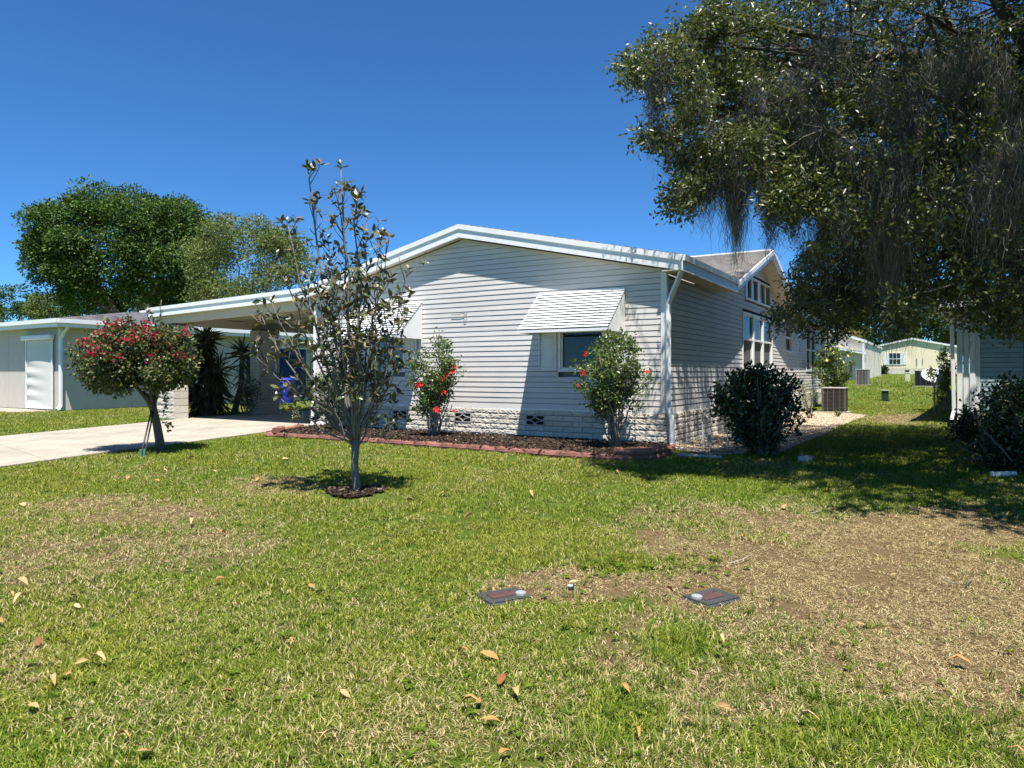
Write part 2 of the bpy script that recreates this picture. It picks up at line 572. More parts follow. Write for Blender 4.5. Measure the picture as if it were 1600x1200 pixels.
# keep the meter boxes, the magnolia ring and the stems clear
KEEP_CLEAR = [(ground_at(787, 934), 0.135), (ground_at(1111, 936), 0.135), (ground_at(556, 774), 0.36)]
kk = RNG.random(len(gpts)) > 0.12 * np.clip((gd - 0.55) / 0.4, 0, 1)
for c_, r_ in KEEP_CLEAR:
    kk &= np.hypot(gpts[:, 0] - c_.x, gpts[:, 1] - c_.y) > r_
# bare spots: thin worn patches
kk &= ~((fbm(gpts[:, 0], gpts[:, 1], 2.4, 21) > 0.70) & (RNG.random(len(gpts)) < 0.75))
gpts, gsc, gd, gz = gpts[kk], gsc[kk], gd[kk], gz[kk]
gd = np.clip(gd + RNG.normal(0, 1, len(gd)) * 0.19 * np.clip(gd * 2 - 0.25, 0, 1), 0, 1)
n = len(gpts)
lush = np.clip(0.62 + 0.75 * fbm(gpts[:, 0], gpts[:, 1], 1.7, 13), 0.6, 1.3) * (1 - 0.35 * gd)
hs = gsc * lush * RNG.uniform(0.75, 1.2, n)
ws = gsc * RNG.uniform(0.85, 1.2, n)
hue = np.clip((fbm(gpts[:, 0], gpts[:, 1], 0.55, 31) - 0.35) * 2.2 + RNG.normal(0, 0.12, n), 0, 1)
protos = [clump_mesh('clump', 16, 0.042, 0.0052, 0.040, 0.75, 100 + i) for i in range(5)]
protos += [clump_mesh('clump', 18, 0.030, 0.0046, 0.045, 1.3, 120 + i) for i in range(3)]
var = np.where(gd > 0.5, RNG.integers(5, 8, n), RNG.integers(0, 5, n)).astype(np.int32)
scatter('grass', np.column_stack([gpts, gz]),
        {'var': var, 'rot': np.column_stack([RNG.normal(0, 0.12, n), RNG.normal(0, 0.12, n), RNG.uniform(0, 6.28, n)]),
         'scl': np.column_stack([ws, ws, hs]), 'dry': gd, 'hue': hue}, protos, blade_mat,
        'short green and straw coloured grass covering the lawn', 'grass')
# longer weedy tufts
tuf = []
for cx, cy, sx, sy, m in ((1060, 1015, 50, 25, 26), (985, 1125, 60, 30, 26), (1180, 1125, 110, 55, 40), (1400, 1140, 160, 50, 60), (1550, 1150, 60, 40, 22), (1300, 1185, 250, 20, 34),
                          (960, 882, 40, 8, 16), (1080, 882, 40, 8, 14), (920, 935, 50, 12, 14), (1180, 930, 30, 10, 6), (1120, 1060, 70, 30, 10), (930, 1170, 120, 25, 14), (1290, 985, 50, 20, 8)):
    for _ in range(m):
        p = ground_at(RNG.normal(cx, sx), min(1215, max(860, RNG.normal(cy, sy))))
        tuf.append((p.x, p.y))
tuf = np.array(tuf); n = len(tuf)
protos2 = [clump_mesh('tuft', 15, 0.15, 0.0042, 0.03, 0.75, 200 + i) for i in range(4)]
s_ = RNG.uniform(0.45, 0.95, n)
scatter('tall_grass', np.column_stack([tuf, Hn(tuf[:, 0], tuf[:, 1])]),
        {'var': RNG.integers(0, 4, n).astype(np.int32), 'rot': np.column_stack([np.zeros(n), np.zeros(n), RNG.uniform(0, 6.28, n)]),
         'scl': np.column_stack([s_, s_, s_]), 'dry': RNG.uniform(0, 0.35, n), 'hue': RNG.uniform(0, 0.35, n)}, protos2, blade_mat,
        'longer weedy grass tufts around the meter lids and lower right', 'grass')

# low broad leaved weeds scattered through the lawn
def rosette_mesh(seed):
    gg = np.random.default_rng(seed); V = []; Fc = []; rn = []
    for i in range(9):
        a = i * 2.4 + gg.random() * 0.5; L = gg.uniform(0.02, 0.045); w = L * 0.42; e = gg.uniform(0.1, 0.5)
        d = np.array([math.cos(a), math.sin(a), e]); sd = np.array([-math.sin(a), math.cos(a), 0]); p = np.array([0, 0, 0.012]); k = len(V)
        V += [p, p + d * L * 0.55 + sd * w * 0.5, p + d * L - np.array([0, 0, L * 0.25]), p + d * L * 0.55 - sd * w * 0.5]; Fc += [(k, k + 1, k + 2), (k, k + 2, k + 3)]; rn += [0.1 + 0.5 * gg.random()] * 4
    me = bpy.data.meshes.new('rosette'); me.from_pydata([tuple(v) for v in V], [], Fc); me.update()
    at_ = me.attributes.new('rnd', 'FLOAT', 'POINT'); at_.data.foreach_set('value', np.array(rn, np.float32)); return me
wx, wy = [], []
for (cx, cy, sx, sy, m) in ((960, 885, 30, 8, 40), (1065, 880, 35, 10, 50), (1000, 905, 80, 12, 30), (420, 800, 200, 30, 60), (500, 900, 300, 60, 80), (800, 1050, 300, 90, 70), (1250, 1010, 200, 60, 24), (200, 1000, 150, 90, 40)):
    for _ in range(m):
        q = ground_at(RNG.normal(cx, sx), min(1190, max(750, RNG.normal(cy, sy)))); wx.append(q.x); wy.append(q.y)
wx, wy = np.array(wx), np.array(wy); n = len(wx); s_ = RNG.uniform(0.35, 0.95, n)
scatter('weeds', np.column_stack([wx, wy, Hn(wx, wy) + 0.012]), {'var': RNG.integers(0, 3, n).astype(np.int32), 'rot': np.column_stack([RNG.normal(0, 0.2, n), RNG.normal(0, 0.2, n), RNG.uniform(0, 6.28, n)]),
        'scl': np.column_stack([s_, s_, s_]), 'dry': np.zeros(n), 'hue': RNG.uniform(0, 0.3, n)}, [rosette_mesh(i) for i in range(3)], blade_mat, 'small broad leaved weeds dotted through the lawn', 'weeds')

# ------------------------------------------------------------------ materials of the buildings
def siding_mat(name, col, streak=0.07):
    t = NT(name)
    mp = t.n('Mapping'); mp.inputs['Scale'].default_value = (0.35, 0.35, 14)
    t.l(t.coord('Object'), mp.inputs[0])
    a = t.noise(5, 5, 0.6, mp.outputs[0]); b = t.noise(0.8, 5, 0.65)
    k = t.ramp(a, [(0.3, tuple(v * (1 - streak) for v in col)), (0.7, tuple(min(1, v * (1 + streak)) for v in col))])
    k = t.mix(t.ramp(b, [(0.42, (0, 0, 0)), (0.8, (0.42, 0.42, 0.42))]), k, tuple(v * w for v, w in zip(col, (0.70, 0.68, 0.62))))
    r = t.ramp(t.objrnd(), [(0, (0.965,) * 3), (1, (1.02,) * 3)])
    k = t.mix(1.0, k, r, 'MULTIPLY')
    return t.done(t.bsdf(k, 0.55, 0.25, 0, t.bump(a, 0.15, 0.002)))
M_SIDE = siding_mat('vinyl_siding', (0.665, 0.635, 0.60))
M_TEAL = siding_mat('teal_siding', (0.34, 0.46, 0.47))
M_WHITE = simple('white_trim', (0.80, 0.80, 0.79), 0.4, 0.4, 0.05, 3, dirt=((0.5, 0.48, 0.43), 2.5, 0.35))
M_ALU = simple('white_aluminium', (0.84, 0.84, 0.84), 0.35, 0.45, 0.04, 5, dirt=((0.55, 0.53, 0.49), 4.0, 0.3))
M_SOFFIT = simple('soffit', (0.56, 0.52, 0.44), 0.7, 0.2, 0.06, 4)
M_SHUT = simple('shutter_paint', (0.74, 0.74, 0.72), 0.5, 0.3, 0.04, 5)
M_BLOCK = simple('split_block', (0.74, 0.68, 0.57), 0.9, 0.1, 0.20, 26, 1.0, 70, 0.03, ovar=0.10, dirt=((0.30, 0.26, 0.21), 26, 0.75))
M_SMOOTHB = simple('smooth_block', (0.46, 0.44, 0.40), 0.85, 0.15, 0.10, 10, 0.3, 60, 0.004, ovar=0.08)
M_MORTAR = simple('mortar', (0.13, 0.12, 0.105), 0.95, 0.05, 0.15, 20, 0.4, 80)
M_DARK = simple('dark_void', (0.02, 0.02, 0.02), 0.9, 0.1)
M_CORE = simple('wall_sheathing', (0.30, 0.30, 0.30), 0.9, 0.1)
M_RED = simple('red_edging', (0.25, 0.115, 0.088), 0.9, 0.1, 0.28, 9, 0.7, 50, 0.008, ovar=0.22, dirt=((0.10, 0.07, 0.055), 9, 0.6))
t = NT('concrete')
n1 = t.noise(1.1, 6, 0.65); n2 = t.noise(7, 5, 0.7); n3 = t.noise(120, 3, 0.7)
mp = t.n('Mapping'); mp.inputs['Rotation'].default_value = (0, 0, rad(-22)); mp.inputs['Scale'].default_value = (2.2, 0.16, 1)
t.l(t.coord('Object'), mp.inputs[0]); n4 = t.noise(1.6, 4, 0.6, mp.outputs[0])
k = t.ramp(n1, [(0.3, (0.30, 0.27, 0.215)), (0.5, (0.375, 0.34, 0.275)), (0.75, (0.42, 0.385, 0.315))])
k = t.mix(t.ramp(n2, [(0.5, (0, 0, 0)), (0.75, (0.45, 0.45, 0.45))]), k, (0.24, 0.215, 0.17))
k = t.mix(t.ramp(n4, [(0.52, (0, 0, 0)), (0.70, (0.5, 0.5, 0.5))]), k, (0.21, 0.19, 0.155))
k = t.mix(t.ramp(n3, [(0.3, (0.25, 0.25, 0.25)), (0.6, (0, 0, 0))]), k, (0.2, 0.18, 0.15))
M_CONC = t.done(t.bsdf(k, 0.9, 0.1, 0, t.bump(n3, 0.4, 0.004)))
M_BLIND = simple('blind', (0.10, 0.10, 0.095), 0.7, 0.2)
M_BLACK = simple('black_metal', (0.025, 0.026, 0.028), 0.5, 0.4)
M_PVC = simple('white_pvc', (0.75, 0.75, 0.73), 0.4, 0.4, 0.05)
M_SCREEN = simple('insect_screen', (0.13, 0.13, 0.125), 0.8, 0.1, 0.06, 30)

def glass_mat(name, tint):
    t = NT(name)
    tr = t.n('BsdfTransparent'); tr.inputs[0].default_value = rgba(tint)
    gl = t.n('BsdfGlossy'); gl.inputs['Roughness'].default_value = 0.03; gl.inputs[0].default_value = (0.9, 0.92, 0.95, 1)
    lw = t.n('LayerWeight'); lw.inputs['Blend'].default_value = 0.35
    mx = t.n('MixShader')
    t.l(t.math('ADD', t.math('MULTIPLY', lw.outputs['Fresnel'], 0.35), 0.02), mx.inputs[0])
    t.l(tr.outputs[0], mx.inputs[1]); t.l(gl.outputs[0], mx.inputs[2])
    return t.done(mx.outputs[0])
t = NT('dark_pane'); M_PANE = t.done(t.bsdf((0.03, 0.04, 0.045), 0.06, 0.6))
M_GLASS = glass_mat('window_glass', (0.55, 0.6, 0.6))
def shingle_mat(name, c0, c1):
    t = NT(name)
    n = t.noise(3.5, 4, 0.6); n2 = t.noise(60, 3, 0.7)
    br = t.n('TexBrick'); br.offset = 0.5
    br.inputs['Scale'].default_value = 1.0; br.inputs['Brick Width'].default_value = 0.22; br.inputs['Row Height'].default_value = 0.30
    br.inputs['Mortar Size'].default_value = 0.006
    br.inputs['Color1'].default_value = rgba(c0); br.inputs['Color2'].default_value = rgba(c1); br.inputs['Mortar'].default_value = rgba(tuple(v * 0.35 for v in c0))
    t.l(t.coord('Object'), br.inputs['Vector'])
    k = t.mix(t.ramp(n, [(0.35, (0, 0, 0)), (0.7, (0.7, 0.7, 0.7))]), br.outputs[0], tuple(v * 0.6 for v in c1))
    k = t.mix(0.35, k, t.ramp(n2, [(0.3, (0.1, 0.1, 0.1)), (0.7, (0.6, 0.58, 0.55))]), 'OVERLAY')
    return t.done(t.bsdf(k, 0.95, 0.05, 0, t.bump(n2, 0.5, 0.01)))
M_SHING = shingle_mat('grey_shingle', (0.42, 0.40, 0.37), (0.31, 0.295, 0.28))
M_SHPALE = shingle_mat('pale_shingle', (0.55, 0.53, 0.50), (0.42, 0.405, 0.385))

def frontmap(a, d, z): return (a, -d, z)
def sidemap(a, d, z): return (d, a, z)

LAP = 0.1016
def board_obj(fm, a0, a1, b0, b1, z, parent, mat, lip=0.0075, jog=0.0, name='siding_board', h=LAP):
    """one lapped board: bottom edge from a0 to a1, top edge from b0 to b1"""
    o = lip + jog
    g_ = 0.0085 if h < 0.11 else 0.01
    prof = [(0.0005, z + h - g_), (o, z + 0.004), (o, z), (-0.004, z), (-0.006, z + h - g_)]
    V = []
    for (d, zz) in prof:
        f = min(1, max(0, (zz - z) / h))
        V.append(fm(a0 + (b0 - a0) * f, d, zz))
    for (d, zz) in prof:
        f = min(1, max(0, (zz - z) / h))
        V.append(fm(a1 + (b1 - a1) * f, d, zz))
    n = 5
    Fc = [(0, 1, 2, 3, 4), (9, 8, 7, 6, 5)] + [(i, (i + 1) % n, n + (i + 1) % n, n + i) for i in range(n)]
    return add(name, V, Fc, mat, parent)

def clad(fm, lo, hi, z0, rows, limits, openings, parent, mat, seam=3.66, far=None, seed=1, h=LAP):
    """rows of lapped boards between lo and hi, cut by limits(z) -> (lo, hi) and by window openings"""
    g = random.Random(seed)
    for r in range(rows):
        z = z0 + r * h
        l0, h0 = limits(z); l1, h1 = limits(z + h)
        if h0 - l0 < 0.06: continue
        segs = [(l0, h0, l1, h1)]
        for (wa, wb, wz0, wz1) in openings:
            if z + h > wz0 + 0.01 and z < wz1 - 0.01:
                out = []
                for (a, b, c, d) in segs:
                    if b <= wa or a >= wb: out.append((a, b, c, d)); continue
                    if a < wa: out.append((a, wa, c, wa))
                    if b > wb: out.append((wb, b, wb, d))
                segs = out
        for (a, b, c, d) in segs:
            cuts = []
            x = lo + (r // 2 * 1.31 % seam) + 0.4
            while x < hi:
                if a + 0.3 < x < b - 0.3: cuts.append(x)
                x += seam
            xs = [a] + cuts + [b]; xt = [c] + cuts + [d]
            if xt[-1] < xt[0]: xt[-1] = xt[0]
            for i in range(len(xs) - 1):
                e = 0.004 if i < len(xs) - 2 else 0
                board_obj(fm, xs[i], xs[i + 1] - e * 0, xt[i], xt[i + 1], z, parent, mat, jog=0.0012 if i % 2 else 0.0, h=h)

def window(fm, a0, a1, z0, z1, parent, cols=1, rail=True, depth=0.13, screen=False, name='window', trim=0.05, blinds=True, mat=None, pane=None):
    mat = mat or M_WHITE
    w = Acc()
    o = 0.022
    w.box(a0 - trim, a0, -depth, o, z0 - trim, z1 + trim, fm=fm); w.box(a1, a1 + trim, -depth, o, z0 - trim, z1 + trim, fm=fm)
    w.box(a0, a1, -depth, o + 0.006, z0 - trim, z0, fm=fm); w.box(a0, a1, -depth, o, z1, z1 + trim, fm=fm)
    wo_ = w.build(name, mat, parent)
    cw = (a1 - a0) / cols
    for c in range(cols):
        l, r = a0 + c * cw, a0 + (c + 1) * cw
        if c:
            box('mullion', l - 0.055, l + 0.055, -depth + 0.01, o - 0.004, z0, z1, mat, wo_, fm=fm)
            l += 0.055
        if c < cols - 1: r -= 0.055
        zm = z0 + (z1 - z0) * 0.55
        if rail:
            box('meeting_rail', l, r, -0.055, 0.006, zm - 0.025, zm + 0.025, mat, wo_, fm=fm)
            box('pane', l + 0.03, r - 0.03, -0.034, -0.029, zm + 0.025, z1 - 0.03, M_GLASS, wo_, fm=fm)
            box('pane', l + 0.03, r - 0.03, -0.054, -0.049, z0 + 0.03, zm - 0.025, M_SCREEN if screen else M_GLASS, wo_, fm=fm)
            s = Acc()
            for (p, q, zz0, zz1, d0) in ((l, l + 0.03, z0, z1, -0.05), (r - 0.03, r, z0, z1, -0.05), (l + 0.03, r - 0.03, z0, z0 + 0.03, -0.06), (l + 0.03, r - 0.03, z1 - 0.03, z1, -0.05)):
                s.box(p, q, d0, -0.012, zz0, zz1, fm=fm)
            s.build('sash', mat, wo_)
        else:
            box('pane', l, r, -0.034, -0.029, z0, z1, pane or M_GLASS, wo_, fm=fm)
        if blinds:
            s = Acc(); n = max(4, int((r - l) / 0.085))
            for i in range(n):
                x = l + (i + 0.5) * (r - l) / n
                s.box(x - 0.038, x + 0.038, -0.105 - (i % 2) * 0.004, -0.1 - (i % 2) * 0.004, z0 + 0.02, z1 - 0.02, fm=fm)
            s.build('blind', M_BLIND, wo_)
    return wo_

# shared split-face block meshes
def block_mesh(name, w, h, d, rough, seed, nx=6, nz=2):
    g = np.random.default_rng(seed)
    V = []; Fc = []
    for k in range(nz + 1):
        for i in range(nx + 1):
            e = 0 if (i in (0, nx) or k in (0, nz)) else 1
            V.append(((i / nx - 0.5) * w, -(rough * (0.25 + g.random() * 1.0) if e else rough * g.random() * 0.35), (k / nz) * h))
    for k in range(nz):
        for i in range(nx):
            a = k * (nx + 1) + i
            Fc += [(a, a + 1, a + nx + 2), (a, a + nx + 2, a + nx + 1)]
    b = len(V)
    V += [(-w / 2, d, 0), (w / 2, d, 0), (w / 2, d, h), (-w / 2, d, h)]
    Fc.append(tuple([i for i in range(nx, -1, -1)] + [b, b + 1]))
    Fc.append(tuple([nz * (nx + 1) + i for i in range(nx + 1)] + [b + 2, b + 3]))
    Fc.append(tuple([k * (nx + 1) for k in range(nz + 1)] + [b + 3, b]))
    Fc.append(tuple([k * (nx + 1) + nx for k in range(nz, -1, -1)] + [b + 1, b + 2]))
    me = mesh(name, V, Fc)
    me.materials.append(M_BLOCK)
    return me
BL = 0.406; BH = 0.0995; CO = 0.1016
BLK = [block_mesh('block', BL - 0.012, BH - 0.009, 0.06, 0.013, 40 + i, 11, 4) for i in range(6)]
BLKH = [block_mesh('half_block', BL / 2 - 0.012, BH - 0.009, 0.06, 0.013, 50 + i, 6, 4) for i in range(3)]

def breeze_block(name, fm, a0, a1, z0, z1, parent):
    """vent block: frame with a four petal opening"""
    o = box(name, a0, a1, -0.02, -0.012, z0, z1, M_DARK, parent, fm=fm)
    f = Acc(); tk = 0.016; d0, d1 = -0.03, 0.006
    f.box(a0, a0 + tk, d0, d1, z0, z1, fm=fm); f.box(a1 - tk, a1, d0, d1, z0, z1, fm=fm)
    f.box(a0 + tk, a1 - tk, d0, d1, z0, z0 + tk, fm=fm); f.box(a0 + tk, a1 - tk, d0, d1, z1 - tk, z1, fm=fm)
    ca, cz = (a0 + a1) / 2, (z0 + z1) / 2; hw_, hh = (a1 - a0) / 2 - tk, (z1 - z0) / 2 - tk
    for sa in (-1, 1):
        for sz in (-1, 1):
            # curved web from the middle of one side to the middle of the next
            P = []
            for i in range(9):
                w = i / 8 * math.pi / 2
                x = 1 - math.cos(w) ** 0.9 * 0.999; y = 1 - math.sin(w) ** 0.9 * 0.999
                P.append((x, y))
            for i in range(8):
                (x0, y0), (x1, y1) = P[i], P[i + 1]
                q = 0.13
                quad = [(x0, y0), (x1, y1), (x1 + q * 0.5, y1 + q), (x0 + q * 0.5, y0 + q)]
                V = [fm(ca + sa * hw_ * min(1, a), d1 - 0.002, cz + sz * hh * min(1, b)) for a, b in quad] + [fm(ca + sa * hw_ * min(1, a), d0, cz + sz * hh * min(1, b)) for a, b in quad]
                f.add(V, BOXF)
    f.build('lattice', M_SMOOTHB, o)
    return o

def sweep_rect(name, path, w, d, mat, parent=None, side=(1, 0, 0)):
    """rectangular pipe along a path (downspouts); side = direction of its width"""
    A = Acc(); S = Vector(side).normalized(); V = []
    pts = [Vector(p) for p in path]
    for i, p in enumerate(pts):
        a = pts[min(i + 1, len(pts) - 1)] - pts[max(i - 1, 0)]
        a.normalize(); nrm = a.cross(S); nrm.normalize()
        for (x, y) in ((-1, -0.75), (-0.75, -1), (0.75, -1), (1, -0.75), (1, 0.75), (0.75, 1), (-0.75, 1), (-1, 0.75)):
            V.append(p + S * (x * w / 2) + nrm * (y * d / 2))
    n = 8; Fc = []
    for i in range(len(pts) - 1):
        for k in range(n): Fc.append((i * n + k, i * n + (k + 1) % n, (i + 1) * n + (k + 1) % n, (i + 1) * n + k))
    Fc.append(tuple(range(n)))
    return add(name, V, Fc, mat, parent)

# ------------------------------------------------------------------ the grey house
house = empty('mobile_home', (CX, CY, 0), -TH, 'long light grey sided house with low gable, window awnings and block skirting', 'house')
Z0, ZS, ZE = 0.2, 0.81, 3.29       # ground, bottom of siding, wall plate
SL = 0.2217; RID = HW / 2
def rakez(x): return ZE + SL * (RID - abs(x + RID))       # wall top on the front gable
DY0, DY1, DYC, DSL = 3.45, 10.95, 7.2, 0.33      # side dormer: extent along the wall, centre, slope
DZ = 3.30
def dormz(y): return DZ + DSL * ((DY1 - DY0) / 2 - abs(y - DYC))

# core behind the boards
prism('wall_core', [(-HW + 0.14, 0.14, 0.25), (-0.14, 0.14, 0.25), (-0.14, 0.14, ZE - 0.02), (-RID, 0.14, rakez(-RID) - 0.05), (-HW + 0.14, 0.14, ZE - 0.02)], (0, HL - 0.28, 0), M_CORE, house)
prism('dormer_core', [(-0.14, DY0 + 0.3, ZE - 0.3), (-0.14, DY1 - 0.3, ZE - 0.3), (-0.14, DYC, dormz(DYC) - 0.25)], (-2.0, 0, 0), M_CORE, house)
for nm_, a in (('rear_wall', (-HW, 0.0, HL - 0.1, HL, Z0, ZE)), ('left_wall', (-HW, -HW + 0.1, 0.1, HL - 0.1, Z0, ZE))):
    box(nm_, a[0], a[1], a[2], a[3], a[4], a[5], M_SIDE, house)

WIN_R = (-2.04, -1.18, 1.58, 2.86); WIN_L = (-6.66, -5.86, 1.58, 2.86)
op = [(w[0] - 0.05, w[1] + 0.05, w[2] - 0.05, w[3] + 0.05) for w in (WIN_R, WIN_L)]
def lim_f(z):
    if z <= ZE - 0.02: return (-HW + 0.07, -0.075)
    m = max(0.0, RID - (z - ZE) / SL - 0.06)
    return (-RID - m, -RID + m)
clad(frontmap, -HW, 0, ZS + 0.02, 34, lim_f, op, house, M_SIDE, seed=3)
TRI = (5.52, 8.90, 1.62, 2.94); W2 = (10.95, 11.95, 2.2, 2.95); W3 = (14.85, 16.95, 1.62, 2.94)
CL = [(5.75, 7.08, 3.36, 3.86), (7.32, 8.65, 3.36, 3.86)]
ops = [(w[0] - 0.05, w[1] + 0.05, w[2] - 0.05, w[3] + 0.05) for w in (TRI, W2, W3)] + [(5.7, 8.7, 3.31, 3.92)]
def lim_s(z):
    if z <= ZE - 0.06: return (0.075, HL - 0.05)
    m = (DY1 - DY0) / 2 - (z - DZ) / DSL - 0.05
    return (DYC - m, DYC + m)
clad(sidemap, 0, HL, ZS + 0.02, 36, lim_s, ops, house, M_SIDE, seed=4)

# corner posts, starter strip, frieze
cp = Acc(); cp.box(-0.085, 0.016, -0.016, -0.004, ZS, ZE - 0.01); cp.box(0.004, 0.016, -0.004, 0.085, ZS, ZE - 0.01)
cp.build('corner_post', M_WHITE, house)
cp = Acc(); cp.box(-HW - 0.016, -HW + 0.08, -0.016, -0.004, ZS, ZE - 0.01); cp.build('corner_post', M_WHITE, house)
box('starter_strip', -HW, -0.086, -0.012, 0.0, ZS - 0.028, ZS + 0.018, M_WHITE, house)
box('starter_strip', 0.0, 0.012, 0.086, HL, ZS - 0.028, ZS + 0.018, M_WHITE, house)
for s in (-1, 1):
    xa, xb = -RID, -RID + s * RID
    za, zb = rakez(xa), rakez(xb)
    prism('frieze', [(xa, -0.02, za), (xb, -0.02, zb), (xb, -0.02, zb - 0.055), (xa, -0.02, za - 0.055)], (0, 0.018, 0), M_SOFFIT, house)

# front rakes: fascia with a cap, soffit between it and the wall
OV, EO = 0.20, 0.37
zr = rakez(-RID)
def rake(xa, za, xb, zb, nm='rake_fascia'):
    f = prism(nm, [(xa, -OV, za), (xb, -OV, zb), (xb, -OV, zb + 0.17), (xa, -OV, za + 0.17)], (0, 0.02, 0), M_ALU, house)
    prism('fascia_cap', [(xa, -OV - 0.022, za + 0.165), (xb, -OV - 0.022, zb + 0.165), (xb, -OV - 0.022, zb + 0.262), (xa, -OV - 0.022, za + 0.262)], (0, 0.10, 0), M_ALU, f)
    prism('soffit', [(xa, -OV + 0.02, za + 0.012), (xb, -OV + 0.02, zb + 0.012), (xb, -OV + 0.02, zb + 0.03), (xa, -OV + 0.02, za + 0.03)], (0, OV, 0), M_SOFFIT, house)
FZ = zr + 0.015
rake(-RID, FZ, EO, FZ - SL * (RID + EO))
XJ = -HW - 0.26
rake(-RID, FZ, XJ, FZ - SL * (RID + 0.26))
ZJ = FZ - SL * (RID + 0.26)            # where the carport roof begins
ZEV = FZ - SL * (RID + EO)             # bottom of the eave fascia
# right eave: gutter shaped fascia from the front corner to the dormer and behind it
def eave(y0, y1):
    f = box('eave_fascia', EO - 0.02, EO, y0, y1, ZEV, ZEV + 0.17, M_ALU, house)
    prism('gutter_lip', [(EO - 0.06, y0, ZEV + 0.16), (EO + 0.034, y0, ZEV + 0.165), (EO + 0.05, y0, ZEV + 0.262), (EO - 0.06, y0, ZEV + 0.262)], (0, y1 - y0, 0), M_ALU, f)
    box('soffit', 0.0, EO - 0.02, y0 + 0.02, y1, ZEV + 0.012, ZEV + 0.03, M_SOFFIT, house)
eave(-OV - 0.034, DY0); eave(DY1, HL + 0.15)
# dormer gable on the side
DOV = EO
zdp = ZEV + DSL * (DY1 - DY0) / 2
for s in (-1, 1):
    ya, yb = DYC, (DY1 if s > 0 else DY0)
    f = prism('dormer_fascia', [(DOV, ya, zdp), (DOV, yb, ZEV), (DOV, yb, ZEV + 0.12), (DOV, ya, zdp + 0.12)], (-0.02, 0, 0), M_ALU, house)
    prism('fascia_cap', [(DOV + 0.034, ya, zdp + 0.115), (DOV + 0.034, yb, ZEV + 0.115), (DOV + 0.034, yb, ZEV + 0.215), (DOV + 0.034, ya, zdp + 0.215)], (-0.1, 0, 0), M_ALU, f)
    prism('soffit', [(DOV - 0.02, ya, zdp + 0.01), (DOV - 0.02, yb, ZEV + 0.01), (DOV - 0.02, yb, ZEV + 0.03), (DOV - 0.02, ya, zdp + 0.03)], (-DOV, 0, 0), M_SOFFIT, house)

def shingles(name, P00, P10, P01, P11, rows, mat, parent, lift=0.012):
    """stepped shingle courses over a quad: P00-P10 is the eave, P01-P11 the ridge"""
    P00, P10, P01, P11 = map(Vector, (P00, P10, P01, P11))
    nrm = (P10 - P00).cross(P01 - P00 if (P01 - P00).length > 1e-4 else P11 - P10); nrm.normalize()
    if nrm.z < 0: nrm = -nrm
    A = Acc()
    for r in range(rows):
        f0, f1 = r / rows, (r + 1.25) / rows
        f1 = min(1, f1)
        a0 = P00.lerp(P01, f0); b0 = P10.lerp(P11, f0); a1 = P00.lerp(P01, f1); b1 = P10.lerp(P11, f1)
        A.add([a0 + nrm * (lift + 0.012), b0 + nrm * (lift + 0.012), b1 + nrm * lift * 0.4, a1 + nrm * lift * 0.4,
               a0 - nrm * 0.01, b0 - nrm * 0.01, b1 - nrm * 0.01, a1 - nrm * 0.01], BOXF)
    return A.build(name, mat, parent)
zr2 = FZ + 0.255
for (ya, yb, xe) in ((-OV, DY0, EO), (DY0, DY1, -1.9), (DY1, HL + 0.2, EO)):
    shingles('roof', (xe, ya, zr2 - SL * (RID + xe)), (xe, yb, zr2 - SL * (RID + xe)), (-RID, ya, zr2), (-RID, yb, zr2), 32 if xe > 0 else 16, M_SHING, house)
shingles('roof', (XJ, -OV, zr2 - SL * (RID + 0.26)), (XJ, HL + 0.2, zr2 - SL * (RID + 0.26)), (-RID, -OV, zr2), (-RID, HL + 0.2, zr2), 32, M_SHING, house)
zd2 = zdp + 0.21
for yb in (DY0, DY1):
    shingles('dormer_roof', (EO, yb, ZEV + 0.21), (-3.8, yb, ZEV + 0.21), (EO, DYC, zd2), (-3.8, DYC, zd2), 26, M_SHING, house)
box('ridge_cap', -3.8, EO - 0.05, DYC - 0.07, DYC + 0.07, zd2 - 0.01, zd2 + 0.03, M_ALU, house)

# windows, shutters, awnings
for w in (WIN_R, WIN_L):
    window(frontmap, *w, parent=house)
    for a in (w[1] + 0.075, w[0] - 0.395):
        s = box('shutter', a, a + 0.32, 0.010, 0.036, w[2] - 0.03, w[3] + 0.02, M_SHUT, house, bevel=0.004, fm=frontmap)
        for (p, q) in ((w[2] + 0.03, w[2] + 0.60), (w[2] + 0.68, w[3] - 0.05)):
            box('raised_panel', a + 0.055, a + 0.265, 0.0365, 0.046, p, q, M_SHUT, s, bevel=0.008, fm=frontmap)
window(sidemap, *TRI, parent=house, cols=3, screen=True)
window(sidemap, *W2, parent=house)
window(sidemap, *W3, parent=house, cols=2)
for c in CL: window(sidemap, c[0] + 0.03, c[1] - 0.03, c[2], c[3], parent=house, rail=False, cols=2, blinds=False, pane=M_PANE)
for (p, q) in ((CL[0][1] + 0.02, CL[1][0] - 0.02),):
    box('clerestory_post', p, q, -0.02, 0.02, 3.31, 3.92, M_WHITE, house, fm=sidemap)

